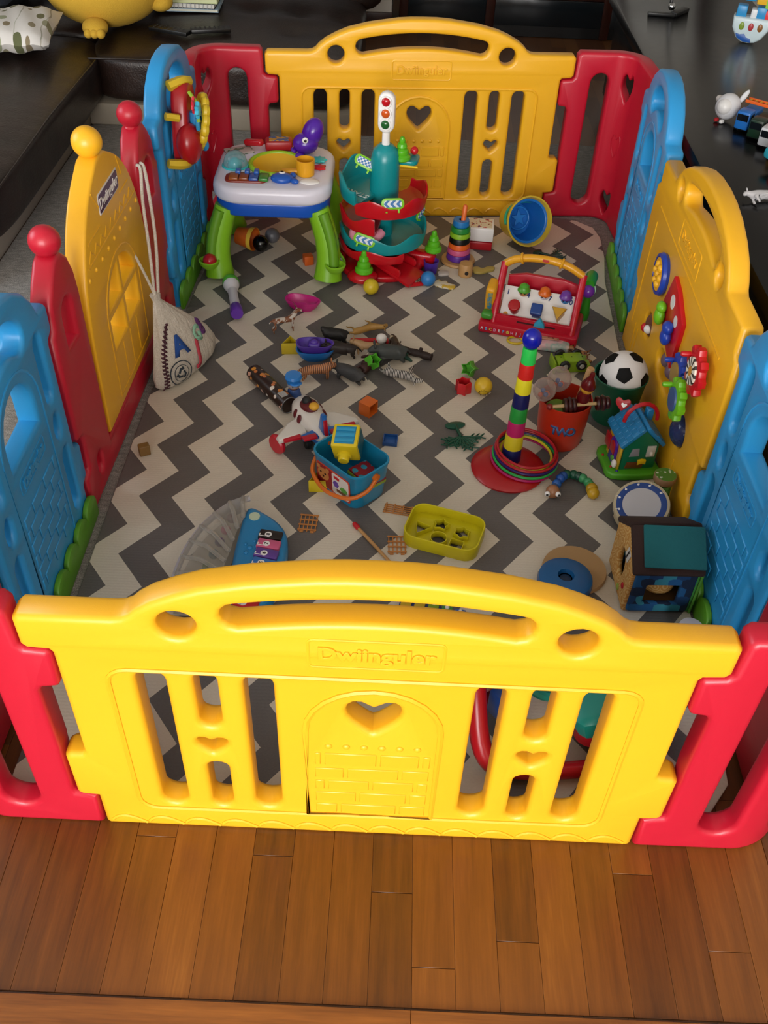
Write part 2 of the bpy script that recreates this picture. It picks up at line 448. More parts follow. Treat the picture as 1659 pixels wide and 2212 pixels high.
# blue side panels with the green grass edging
bl_half = [(0, .652), (.05, .648), (.10, .634), (.145, .607), (.172, .578), (.184, .555), (.187, .545), (.196, .54), (.228, .538), (.236, .53), (.236, .482), (.230, .474), (.212, .468), (.208, .46), (.208, .212), (.213, .204), (.236, .197), (.240, .19), (.240, .112), (.234, .104), (.214, .098), (.212, .09), (.212, 0), (0, 0)]
def blue_panel(label, loc, rz):
    t = thing('playpen_fence', label, 'panel', loc, rz)
    holes = [spline([(-.10, .545), (-.093, .575), (-.055, .602), (0, .611), (.055, .602), (.093, .575), (.10, .545), (.075, .528), (.04, .545), (0, .553), (-.04, .545), (-.075, .528)], 3, True),
             arch(-.078, .078, .375, .495, r=.075)]
    for s in (-1, 1): holes += [slot(s * .152, .018, .365, .515), circ(s * .152, .305, .017, 16, .03), slot(s * .158, .018, .085, .245)]
    add('panel_body', plate([mirror(bl_half)] + [list(h) for h in holes], TH, 0.0095, 2, wall=True), BLU, t, (0, TH / 2, 0), angle=50)
    dr = arch(-.108, .108, .05, .52); ridge('door_outline', t, [dr + [dr[0]]], .0035, BLU)
    logo_plate(t, BLU, .315, .35, .07, .026)
    for i in range(6):
        sp = [-.098] + ([-.05, .02, .08] if i % 2 else [-.08, -.015, .05]) + [.098]
        for a, b in zip(sp, sp[1:]):
            k = (round(b - a, 3), 'blue')
            if k not in brick_me: brick_me[k] = finish(box(b - a - .004, .0044, .028, .0016, 1), BLU)
            add('brick', brick_me[k], None, t, ((a + b) / 2, 0, .106 + i * .032))
    g = []
    for i in range(6):
        c = -.225 + .075 / 2 + i * .075
        g += [(c + .0375 * math.cos(a), .045 + .028 * math.sin(a)) for a in [math.pi * (1 - j / 6) for j in range(7)]]
    add('grass_edging', plate([[(-.225, .002)] + g + [(.225, .002)]], .012, .003, 1, wall=True), GRN, t, (0, -.007, 0))
    return t
blue_panel('blue playpen panel in the left wall, nearest the camera', (-.652, .525, PZ), 90.5)
bl_far = blue_panel('blue playpen panel in the left wall with the steering wheel toy strapped on', (-.614, 1.855, PZ), 88.0)
blue_panel('blue playpen panel in the right wall beside the fabric house, nearest the camera', (.668, .525, PZ), -90.2)
blue_panel('blue playpen panel in the right wall between yellow activity panel and far corner', (.691, 1.835, PZ), -93.0)

# yellow activity panel in the right wall (local +x runs towards the camera)
ya_half = [(0, .641), (.06, .638), (.12, .628), (.18, .609), (.225, .586), (.252, .56), (.262, .545), (.272, .539), (.385, .538), (.392, .53), (.392, .482), (.398, .476), (.412, .468), (.418, .41), (.418, .21), (.41, .202), (.395, .2), (.388, .19), (.388, .108), (.40, .1), (.41, .09), (.41, 0), (0, 0)]
t = ya = thing('activity_fence', 'yellow playpen activity panel with knobs and gears in the right wall', 'panel', (.668, 1.17, PZ), -90.0)
holes = [handle_slot(.165, .60, .55, .582, .532), circ(-.205, .54, .024), circ(.195, .535, .024), circ(-.195, .178, .034), slot(.0, .03, .10, .25), circ(.235, .166, .04)]
holes[4] = [(.015 + (z - .178) * 1.0, .178 + (x) * 1.0) for x, z in slot(0, .034, .105, .255)]
add('panel_body', plate([mirror(ya_half)] + holes, TH, .0095, 2, wall=True), YEL, t, (0, TH / 2, 0), angle=50)
ridge('raised_border', t, [[(-.33, .44), (.33, .425)], [(-.345, .10), (-.33, .40)], [(-.3, .03), (-.3, .12)], [(-.27, .03), (-.27, .12)], [(.26, .03), (.26, .1)], [(.3, .03), (.3, .1)]], .003, YEL)
fr = rrect(-.12, .449, .065, .511, .006); ridge('logo_frame', t, [fr + [fr[0]]], .0025, YEL)
add('logo_lettering', text(LETTER, .034, .002, wall=True, bold=.0008), YEL, t, (-.028, -.0004, .48), angle=60)
DBL = mat('#1B3FA8', .3); DRED = mat('#C2121F', .3); LGR = mat('#6CB81B', .35)
d = add('dial', lathe([(0, -.004), (.05, -.004), (.053, .004), (.05, .012), (.043, .014), (.042, .008), (0, .008)]), DBL, t, (-.165, -.004, .342), (90, 0, 0))
hx = [(0, 0)] + [(.024 * math.cos(i * math.pi / 3), .024 * math.sin(i * math.pi / 3)) for i in range(6)]
add('dial_face', lathe([(0, 0), (.041, 0), (.041, .004), (0, .004)]), YEL, d, (0, 0, .008))
kb = finish(ball(.0105, .0105, .008, 10, 6), YEL)
for x, y in hx: add('button', kb, None, d, (x, y, .012))
p = add('diamond_plate', plate([[(-.09, .005), (-.055, .085), (0.0, .075), (.085, .04), (.085, -.0), (.075, -.085), (-.06, -.045)]], .012, .003, 1, wall=True), DRED, t, (.005, -.005, .315))
add('knob', join([(ball(.017, .012, .014), TR(0, 0, .012)), (ball(.02, .013, .022), TR(0, 0, -.012))]), LGR, t, (-.05, -.022, .305))
add('knob', join([(ball(.019, .013, .016), TR(0, 0, .012)), (ball(.021, .013, .02), TR(0, 0, -.012))]), DBL, t, (.035, -.022, .30))
add('sticker', lathe([(0, 0), (.017, 0), (.017, .001), (0, .001)]), WHT, t, (-.01, -.0115, .355), (90, 0, 0))
add('sticker', lathe([(0, 0), (.014, 0), (.014, .001), (0, .001)]), WHT, t, (.045, -.0115, .335), (90, 0, 0))
def gear(par, R, x, z, m, face, y=-.012):
    pts = []
    for i in range(48): pts.append((R * (1 + .10 * (1 if math.cos(8 * 2 * math.pi * i / 48) > 0 else -1)) * math.cos(2 * math.pi * i / 48), R * (1 + .10 * (1 if math.cos(8 * 2 * math.pi * i / 48) > 0 else -1)) * math.sin(2 * math.pi * i / 48)))
    g = add('gear', plate([pts], .018, .004, 1, wall=True), m, par, (x, y, z))
    add('gear_hub', lathe([(0, 0), (R * .62, 0), (R * .6, .004), (0, .005)]), face, g, (0, -.009, 0), (90, 0, 0))
    add('gear_handle', lathe([(0, 0), (.006, 0), (.006, .015), (.0045, .02), (0, .021)], 12), m, g, (-R * .75, -.009, R * .35), (90, 0, 0))
    return g
q = NT('gear_face', .4); co = q.coords('Object'); sp = q.sep(co); an = q.math('ARCTAN2', sp[1], sp[0]); rd = q.n('VectorMath', operation='LENGTH'); q.l(co, rd.inputs[0])
ray = q.math('GREATER_THAN', q.math('SINE', q.math('MULTIPLY', an, 10.0)), 0.2); inn = q.math('LESS_THAN', rd.outputs['Value'], 0.012)
q.col(q.mix(inn, q.mix(ray, lin('#E8E2D0'), lin('#39352E')), lin('#C98F28'))); GEARF = q.m
gear(t, .05, .288, .365, DRED, GEARF, -.022); gear(t, .045, .165, .272, DBL, mat('#9C7A28', .4)); gear(t, .045, .248, .262, LGR, mat('#3C5A8C', .4), -.03)
add('window_bubble', ball(.033, .02, .033), glassy('#7A5040', .5), t, (-.195, .015, .178)); add('window_ball', ball(.013), DRED, t, (-.205, .0, .165)); add('window_ball', ball(.012), WHT, t, (-.18, .0, .175))
add('window_bubble', ball(.04, .03, .04), glassy('#35406A', .5), t, (.235, .01, .166)); add('window_ball', ball(.018), DBL, t, (.23, .0, .155))
add('track_insert', plate([[(.015 + (z - .178) * .98, .178 + x * .95) for x, z in slot(0, .034, .105, .255)]], .006, 0, 1, wall=True), mat('#8A6B3B', .3), t, (0, .03, 0))
for dx in (-.05, .0, .06): add('track_ball', ball(.02, .016, .02), mat('#6E5A66', .3), t, (.015 + dx, .022, .178))
# ------------------------------------------------------------------ red corner pieces, bent from a flat outline
HEART_W = .072
def bend_point(s, n, L0, R):
    """s along the outer face, n inward; straight L0, quarter arc radius R (outer), then straight"""
    A = R * math.pi / 2
    if s < L0: return (s, n)
    if s < L0 + A:
        a = (s - L0) / R; return (L0 + (R - n) * math.sin(a), R - (R - n) * math.cos(a))
    return (L0 + R - n, R + (s - L0 - A))
def corner(label, loc, rz, mirror_x, inner_front, L0=.155, R=.105, L2=.185):
    """inner_front: the visible straight face is on the inside of the bend (far corners)"""
    t = thing('playpen_corner_fence', label, 'panel', loc, rz)
    A = R * math.pi / 2; E = L0 + A + L2
    out = [(0, 0.004), (0, .083), (.032, .09), (.036, .10), (.034, .205), (.033, .215), (.033, .365), (.027, .374), (.004, .378), (0, .386), (0, .45), (.005, .458), (.034, .460), (.042, .468), (.044, .53), (.053, .541), (E - .04, .541), (E - .03, .53),
           (E - .03, .475), (E - .026, .468), (E - .004, .464), (E, .457), (E, .21), (E - .004, .204), (E - .028, .2), (E - .032, .192), (E - .032, .11), (E - .028, .102), (E - .004, .098), (E, .092), (E, .004), (E - .004, 0), (.004, 0)]
    mid = L0 + A / 2
    holes = [slot(.125, .030, .05, .48), heart(mid + .014, .442, HEART_W, .085), heart(mid + .014, .066, HEART_W, .08)]
    me = plate([out] + holes, TH, .0095, 2)          # x = s, y = z, z = +-TH/2
    bm = bmesh.new(); bm.from_mesh(me)
    for i in range(1, 13):
        s = L0 + A * (i - .5) / 12
        bmesh.ops.bisect_plane(bm, geom=bm.verts[:] + bm.edges[:] + bm.faces[:], plane_co=(s, 0, 0), plane_no=(1, 0, 0))
    for v in bm.verts:
        x, y = bend_point(v.co.x, TH / 2 - v.co.z, L0, R)
        v.co = Vector((x, y, v.co.y))
    hl = heart(mid + .01, .26, .06, .075)
    me2 = bm_mesh(bm); mes = [me2]
    hp = [bend_point(s, TH, L0, R) + (z,) for s, z in hl]
    mes2 = [tube(hp, .0025, 6, True)]
    body = join(mes); rel = join(mes2)
    mx = Matrix.Identity(4)
    if mirror_x: mx = Matrix.Diagonal((-1, 1, 1, 1)) @ mx
    if inner_front: mx = Matrix.Diagonal((1, -1, 1, 1)) @ mx
    for m_ in (body, rel):
        m_.transform(mx)
        if mirror_x != inner_front: m_.flip_normals()
    add('corner_body', body, RED, t, angle=50)
    add('raised_heart', rel, RED, t)
    return t
corner('red playpen corner piece joining near yellow panel to the left wall', (-.446, 0, 0), 0, True, False, L2=.206)
corner('red playpen corner piece joining near yellow panel to the right wall', (.446, 0, 0), 0, False, False, L2=.206, L0=.16)
ca, sa = math.cos(math.radians(5.1)), math.sin(math.radians(5.1))
corner('red playpen corner piece at the far left by the sofa', (.0586 - .446 * ca - TH * sa, 2.2986 - .446 * sa + TH * ca, PZ), 3.0, True, True, L2=.116, L0=.17)
corner('red playpen corner piece at the far right by the dark console', (.0586 + .446 * ca - TH * sa, 2.2986 + .446 * sa + TH * ca, PZ), 4.5, False, True, L2=.235, L0=.16)

# ------------------------------------------------------------------ gate panel: red frame, yellow door
t = gate = thing('gate_panel', 'red playpen gate frame with ball finials and yellow arched door, left wall', 'gate', (-.64, 1.185, PZ), 88.6)
def half_post(sgn):
    p = [(.434, 0), (.434, .094), (.428, .1), (.41, .103), (.404, .11), (.404, .19), (.41, .2), (.43, .204), (.434, .212), (.434, .455), (.42, .466), (.414, .50), (.41, .52), (.385, .552), (.355, .58), (.335, .586), (.312, .582), (.285, .56), (.266, .52), (.258, .47), (.255, .075)]
    return p
L = half_post(1)
outline = [(x, z) for x, z in L] + [(-x, z) for x, z in L[::-1]]
hl = [arch(.31, .37, .395, .495), [(-x, z) for x, z in arch(.31, .37, .395, .495)], slot(.34, .016, .045, .10), slot(-.34, .016, .045, .10)]
add('frame', plate([outline] + hl, TH, .0095, 2, wall=True), RED, t, (0, TH / 2, 0), angle=50)
fin = lathe([(.016, -.012), (.019, -.004), (.0165, 0)] + [(.031 * math.sin(math.radians(a)), .026 - .031 * math.cos(math.radians(a))) for a in range(32, 180, 12)] + [(0, .057)], 24)
for s in (-1, 1): add('finial', fin.copy(), RED, t, (s * .325, TH / 2, .583))
dh = [(0, .645), (.03, .642), (.11, .60), (.165, .55), (.205, .485), (.228, .42), (.241, .34), (.246, .26), (.247, .085), (0, .085)]
dd = [dh[0]] + [tuple(p) for p in spline(dh[1:9], 3)] + dh[9:]
door = mirror(dd)
wx0, wx1 = -.115, .115
aw = arch(wx0, wx1, .225, .402, r=.10)
cut = [[(wx0, .225), (-.009, .225), (-.009, .303), (wx0, .303)], [(.009, .225), (wx1, .225), (wx1, .303), (.009, .303)],
       [(wx0, .321), (-.009, .321), (-.009, .401)] + [(x, z) for x, z in aw[2:] if x < -.012 and z > .323], [(.009, .321), (wx1, .321)] + [(x, z) for x, z in aw[2:] if x > .012 and z > .323] + [(.009, .401)]]
dp = add('door', plate([door] + cut, TH, .006, 2, wall=True), YEL, t, (0, TH / 2 - .001, 0), angle=50)
add('finial', fin.copy(), YEL, t, (0, TH / 2, .643), sc=1.06)
fr = arch(-.136, .136, .11, .422, r=.12)
ridge('window_border', dp, [fr + [fr[0]], [(-.06, .12), (-.06, .215)], [(0, .12), (0, .215)], [(.06, .12), (.06, .215)]], .003, YEL, -TH / 2)
ridge('raised_lines', dp, [[(-.19, .475), (.2, .475)], [(-.17, .52), (-.075, .52)], [(.09, .52), (.16, .52)], [(-.1, .60), (-.06, .55)], [(.1, .60), (.12, .55)]]
      + [[(-.18 + i * .04, .482), (-.16 + i * .04, .50), (-.14 + i * .04, .482)] for i in range(9)], .0025, YEL, -TH / 2)
for i in range(9): add('rivet', rivet_me, None, dp, (-.196 + i * .049, -TH / 2, .452))
st = add('name_sticker', plate([rrect(-.076, .535, .076, .582, .006)], .0016, .0004, 1, wall=True), mat('#D9D4D0', .4), dp, (.01, -TH / 2 - .0008, 0))
add('sticker_field', plate([rrect(-.072, .539, .072, .578, .005)], .0008, 0, 1, wall=True), mat('#4A1740', .35), st, (0, -.0011, 0))
add('sticker_lettering', text(LETTER, .032, .0003, wall=True, bold=.0007), mat('#E9E4E0', .5), st, (0, -.0018, .558), angle=0)
# ------------------------------------------------------------------ sofa, console, cabinet
q = NT('brown_leather', 0.36); co = q.coords('Object'); n1 = q.noise(co, 7, 5); n2 = q.noise(co, 160, 3)
q.col(q.ramp(n1, [(0.3, '#150D0A'), (0.7, '#2B1C16')])); q.bump(q.math('ADD', q.math('MULTIPLY', n1, 1.5), q.math('MULTIPLY', n2, 0.25)), 0.35, 0.012); LEATH = q.m
PLINTH = mat('#8C8272', .7, .1)
def cushion_mesh(sx, sy, sz, r, dome=0.02, tufts=(), n=18):
    bm = bmesh.new(); bmesh.ops.create_cube(bm, size=1)
    bmesh.ops.subdivide_edges(bm, edges=bm.edges[:], cuts=n, use_grid_fill=True)
    for v in bm.verts:
        x, y, z = v.co * 2
        k = 8.0
        ln = (abs(x) ** k + abs(y) ** k + abs(z) ** k) ** (1 / k); f = 1 / max(ln, 1e-6)
        p = Vector((x * f * sx / 2, y * f * sy / 2, z * f * sz / 2))
        if z > .5:
            p.z += dome * (1 - x * x) * (1 - y * y)
            for tx, ty in tufts:
                d2 = ((p.x - tx) ** 2 + (p.y - ty) ** 2) / 0.0055
                p.z -= .028 * math.exp(-d2)
        v.co = p
    return bm_mesh(bm)
def pillow_mesh(sx, sy, h, n=16):
    bm = bmesh.new(); g = {}
    for side in (1, -1):
        for i in range(n + 1):
            for j in range(n + 1):
                u, v = 2 * i / n - 1, 2 * j / n - 1
                edge = max(abs(u), abs(v)) > .999
                if edge and (0, i, j) in g: g[(side, i, j)] = g[(0, i, j)]; continue
                pin = 1 - .06 * (1 - u * u) * (abs(v) ** 4) - .06 * (1 - v * v) * (abs(u) ** 4)
                w = bm.verts.new((u * sx / 2 * pin, v * sy / 2 * pin, side * h * ((1 - u * u) * (1 - v * v)) ** .42 + .004 * math.sin(9 * u + 4 * v)))
                g[(side, i, j)] = w
                if edge: g[(0, i, j)] = w
        for i in range(n):
            for j in range(n): bm.faces.new([g[(side, i, j)], g[(side, i + 1, j)], g[(side, i + 1, j + 1)], g[(side, i, j + 1)]])
    return bm_mesh(bm)
t = thing('sofa', 'dark brown leather corner sofa on a pale plinth behind the playpen', 'sofa', (-1.2, 2.96, 0))
add('plinth', box(.95, 1.5, .085, .004, z0=True), PLINTH, t, (-.51, -.5, 0))
add('plinth', box(1.05, .95, .085, .004, z0=True), PLINTH, t, (.49, .51, 0))
add('seat_cushion', cushion_mesh(1.06, 1.55, .19, .04, .03, n=24), LEATH, t, (-.5, -.48, .175))
add('seat_cushion', cushion_mesh(1.06, .98, .19, .04, .03, [(.25, -.15), (.45, -.15), (.25, .1), (.45, .1), (.05, .1)], n=26), LEATH, t, (.50, .52, .175))
add('seat_cushion', cushion_mesh(.98, .6, .19, .04, .03, n=16), LEATH, t, (-.5, .62, .175))
add('backrest', cushion_mesh(2.2, .22, .45, .05, .02, n=16), LEATH, t, (0, 1.0, .42))
add('seam', tube([(0, .02, .256), (.5, .02, .266), (1.0, .02, .256)], .0035, 6), LEATH, t)
add('seam', tube([(.035, -1.2, .256), (.035, -.6, .268), (.035, .0, .256)], .0035, 6), LEATH, t)

# throw pillow with a leaf print
q = NT('leaf_print', .9); co = q.coords('Object'); vo = q.n('TexVoronoi'); vo.inputs['Scale'].default_value = 1.0
q.l(q.mapping(co, (26, 15, 3), rot=(0, 0, .5)), vo.inputs['Vector']); hs = q.sep(vo.outputs['Color'])
leaf = q.math('MULTIPLY', q.math('LESS_THAN', vo.outputs['Distance'], .40), q.math('GREATER_THAN', hs[0], .3))
tint = q.ramp(hs[1], [(0.0, '#5E6340'), (.5, '#8B7C62'), (1.0, '#9AA083')])
stem = q.math('LESS_THAN', q.math('ABSOLUTE', q.math('SUBTRACT', q.math('FRACT', q.math('MULTIPLY_ADD', q.noise(co, 6, 1), .6, q.math('MULTIPLY', q.sep(co)[0], 11.0))), .5)), .02)
q.col(q.mix(q.math('MAXIMUM', leaf, q.math('MULTIPLY', stem, .6)), lin('#D9D5CF'), tint)); q.bump(q.noise(co, 300, 2), .2, .001)
pm = pillow_mesh(.27, .40, .055)
tag(add('throw_pillow', pm, q.m, None, (-1.43, 2.955, .358), (0, 0, 8)), 'white throw pillow with olive leaf print on the sofa', 'pillow')
tag(add('throw_pillow', pillow_mesh(.3, .42, .06), mat('#0E1626', .9, .2, 200), None, (-1.68, 3.45, .36), (0, 0, -10)), 'dark navy throw pillow behind the leaf print pillow', 'pillow')
# yellow plush toy lying on the sofa
PLY = mat('#CDA332', .95, .4, 260, .08); t = thing('plush_toy', 'large round yellow plush toy slumped on the sofa', 'plush', (-1.2, 3.33, .285), 0)
add('body', ball(.235, .2, .15, 28, 18), PLY, t, (0, 0, .14))
add('foot', ball(.05, .065, .033), PLY, t, (-.0, -.19, .035), (0, 0, 15)); add('foot', ball(.05, .05, .035), PLY, t, (.225, -.02, .09), (0, 0, 70))
for i in (-1, 0, 1): add('toe', ball(.017, .022, .017), PLY, t, (i * .024 + .01, -.245, .028))
add('mouth', tube([(-.02, -.15, .26), (.03, -.152, .252), (.08, -.13, .258)], .005), mat('#4A3410', .9), t)
tag(add('plush_toy', join([ball(.06, .06, .05), (ball(.04, .05, .04), TR(.06, -.03, 0))]), mat('#C9CCD4', .95, .5, 200), None, (-1.53, 3.62, .36)), 'fluffy white plush at the top left edge of the sofa', 'plush')
# books on the sofa
def book(label, loc, rz, sx, sy, sz, cover, page='#D8D6C4', spiral=False):
    t = thing('book', label, 'book', loc, rz, group='books stacked on the sofa')
    add('pages', box(sx - .006, sy - .006, sz - .004, 0, z0=True), mat(page, .9), t, (0, 0, .002))
    add('cover', box(sx, sy, .002, z0=True), mat(cover, .5), t, (0, 0, sz - .002)); add('cover', box(sx, sy, .002, z0=True), mat(cover, .5), t)
    if spiral:
        for i in range(16): add('spiral_ring', RING8, None, t, (-sx / 2 + .012 + i * (sx - .024) / 15, -sy / 2, sz / 2), (0, 90, 0))
RING8 = finish(torus(.008, .0016, 10, 5), mat('#C8CCD0', .3))
book('thin pale blue book at the bottom of the stack on the sofa', (-.90, 3.54, .304), 2, .25, .19, .012, '#9DB6C8')
book('spiral bound book with dark cover in the stack on the sofa', (-.925, 3.545, .316), -1, .28, .19, .02, '#23282E', '#E2E0D8', True)
book('pale green book on top of the stack on the sofa', (-.89, 3.54, .336), 1, .23, .18, .03, '#C6CF9B', '#D5DCB0')
def remote(label, loc, rz, l, w):
    t = thing('remote_control', label, 'remote', loc, rz, 'remote controls on the sofa'); add('body', box(l, w, .016, .004, z0=True), mat('#0C0B0B', .35), t)
    for i in range(7):
        for j in range(3): add('button', BTN, None, t, (-l * .38 + i * l * .12, (j - 1) * w * .27, .016))
BTN = finish(ball(.004, .004, .002, 8, 5), mat('#2A2828', .5))
remote('black remote control lying askew on the sofa, left of the pair', (-.92, 3.19, .299), -20, .17, .05)
remote('black remote control on the sofa nearer the yellow panel, right of the pair', (-.765, 3.215, .299), 14, .155, .045)

# black console along the right wall
q = NT('black_lacquer', 0.24); co = q.coords('Object'); q.col(q.ramp(q.noise(co, 5, 3), [(0.2, '#070708'), (0.9, '#101012')])); q.l(q.math('MULTIPLY_ADD', q.noise(co, 30, 3), .08, .2), q.b.inputs['Roughness']); LACQ = q.m
t = thing('console_table', 'long glossy black console table along the right wall', 'console', (1.1, 2.1, 0))
add('table_top', box(.56, 2.7, .04, .004, z0=True), LACQ, t, (0, 0, .41))
for i in range(3):
    c = add('cabinet_body', box(.50, .86, .35, .004, z0=True), LACQ, t, (.01, -.88 + i * .88, .06))
    add('drawer_front', box(.012, .84, .16, .003, z0=True), LACQ, c, (-.252, 0, .18)); add('drawer_front', box(.012, .84, .16, .003, z0=True), LACQ, c, (-.252, 0, .01))
add('plinth', box(.44, 2.5, .06, z0=True), BLK, t)
# black stand on the console
t = thing('frame_stand', 'small black two-armed display stand with chrome knob on the console', 'stand', (1.01, 3.13, .45), 20)
add('base_bar', box(.10, .022, .012, .002, z0=True), BLK, t, (-.04, .02, 0), (0, 0, -25)); add('base_bar', box(.10, .03, .014, .002, z0=True), BLK, t, (.045, .03, 0), (0, 0, 30))
add('chrome_knob', ball(.014), mat('#BFC4C8', .12, metal=1.0), t, (.02, .05, .022)); add('post', tube([(.02, .06, .02), (.03, .09, .22)], .006), mat('#4A4C50', .2, metal=.8), t)

# dark cabinet at the back of the room
t = thing('display_cabinet', 'dark mahogany cabinet with black drawers and pale upper doors at the back', 'cabinet', (.72, 4.55, 0))
add('plinth', box(1.5, .36, .05, z0=True), BLK, t)
for x in (-.73, -.30, .28, .73): add('post', box(.045, .38, .9, .004, z0=True), MAHOG, t, (x, 0, 0))
for x0, x1 in ((-.71, -.32), (-.28, .26), (.30, .71)):
    add('drawer_front', box(x1 - x0, .02, .12, .002, z0=True), mat('#12181C', .2), t, ((x0 + x1) / 2, -.175, .05)); add('upper_door', box(x1 - x0, .02, .6, .002, z0=True), mat('#B9B8B2', .5), t, ((x0 + x1) / 2, -.15, .185)); add('shelf', box(x1 - x0, .34, .015, .002, z0=True), MAHOG, t, ((x0 + x1) / 2, .0, .17))
# ------------------------------------------------------------------ toys on the console
t = thing('toy_ship', 'white toy ship with blue, yellow and red stacked blocks on the console', 'toy ship', (1.225, 2.87, .45), -18)
hull = [(-.085, .105), (-.08, .06), (-.055, .02), (-.03, .004), (0, 0), (.03, .004), (.055, .02), (.08, .06), (.085, .105)]
add('hull', plate([hull], .075, .012, 2, wall=True), mat('#CBDDE2', .35), t)
add('hull_wave', plate([[(-.06, .04), (-.05, .022), (-.02, .008), (.015, .006), (.01, .022), (-.01, .026), (-.02, .04), (-.04, .036)]], .004, .001, 1, wall=True), mat('#1D57A8', .4), t, (0, -.039, 0))
for x, c in ((-.04, '#7F9A38'), (0, '#B03A3F'), (.04, '#8A5A2A')): add('porthole', ball(.012, .004, .017, 12, 8), mat(c, .3), t, (x, -.037, .07))
t.scale = (.78, .78, .78)
BK = [(-.055, .10, .045, '#2E8FC9'), (-.03, .17, .05, '#2E8FC9'), (0, .09, .03, '#D8DDE0'), (.03, .10, .045, '#2E8FC9'), (.065, .09, .04, '#D83A3F'), (.02, .16, .045, '#E7B22B'), (.06, .145, .045, '#8CCB4E'), (.05, .2, .045, '#D83A3F'), (.0, .22, .05, '#E7B22B')]
for x, z, w, c in BK: add('block', box(w, .05, .05, .006, z0=True), mat(c, .35), t, (x, 0, z))
t = thing('toy_animal', 'small white rounded toy animal with red feet on the console', 'toy animal', (.962, 2.09, .45), -50)
add('body', ball(.04, .046, .042, 20, 14), mat('#D9D9DC', .6), t, (0, 0, .05)); add('ear', ball(.009, .009, .025), mat('#D9D9DC', .6), t, (.03, .035, .085), (-20, 20, 0)); add('arm', ball(.014, .012, .012), mat('#C9C2BC', .6), t, (-.045, .01, .06))
add('foot', ball(.008, .011, .007), mat('#B01820', .5), t, (-.012, -.03, .008)); add('foot', ball(.008, .011, .007), WHT, t, (.01, -.03, .008)); t.scale = (.86, .86, .86)
add('belly_patch', ball(.028, .03, .028), WHT, t, (.004, -.022, .055))
def truck(label, loc, rz, c, back=None):
    t = thing('toy_truck', label, 'toy truck', loc, rz, 'toy trucks parked on the console')
    add('cab', box(.045, .04, .05, .005, z0=True), mat(c, .35), t, (.02, 0, .01)); add('chassis', box(.11, .038, .014, .002, z0=True), BLK, t, (-.02, 0, .006))
    add('bed', box(.065, .042, .03, .003, z0=True), mat(back or c, .4), t, (-.04, 0, .02))
    add('windscreen', box(.002, .032, .018), mat('#101418', .1), t, (.0432, 0, .044)); 
    for s in (-1, 1): add('side_window', box(.02, .002, .016), mat('#101418', .1), t, (.022, s * .0205, .044))
    for x in (.02, -.05):
        for s in (-1, 1): add('wheel', WHL, None, t, (x, s * .019, .009))
WHL = lathe([(0, -.004), (.009, -.004), (.009, .004), (0, .004)], 14); WHL.transform(TR(rx=90)); finish(WHL, BLK)
truck('blue toy truck on the console beside the white toy animal', (1.008, 2.035, .45), 235, '#1F6FC4')
truck('dark green toy truck on the console between the blue and white ones', (1.03, 1.975, .45), 235, '#12301F')
truck('white toy truck on the console between green and yellow ones', (1.045, 1.915, .45), 235, '#C9CCD0', '#5A6068')
truck('yellow toy truck on the console, nearest of the parked row', (1.06, 1.855, .45), 235, '#D9A021')
t = thing('toy_ladder', 'orange and yellow toy ladder lying over the parked trucks', 'toy ladder', (1.065, 2.05, .515), -38)
for i in (-1, 1): add('rail', box(.13, .006, .008, .001), mat('#E8641C', .4), t, (0, i * .012, 0)); 
for i in range(8): add('rung', box(.005, .026, .005), mat('#E8641C' if i > 3 else '#E8A91C', .4), t, (-.055 + i * .0155, 0, 0))
t = thing('toy_vehicle', 'turquoise toy vehicle with a red wheel at the right picture edge', 'toy vehicle', (1.02, 1.74, .45), 30)
add('body', box(.10, .05, .03, .01, z0=True), mat('#2CA2B8', .4), t, (.02, .01, .03)); 
for x in (-.02, .06):
    w = lathe([(0, -.01), (.022, -.01), (.025, -.006), (.025, .006), (.022, .01), (.012, .011), (0, .011)], 20); w.transform(TR(rx=90)); w = add('wheel', w, DRED, t, (x, -.022, .025)); add('hub', ball(.008, .004, .008, 10, 6), mat('#6FB7D8', .3), w, (0, -.011, 0))

t = quadl = None
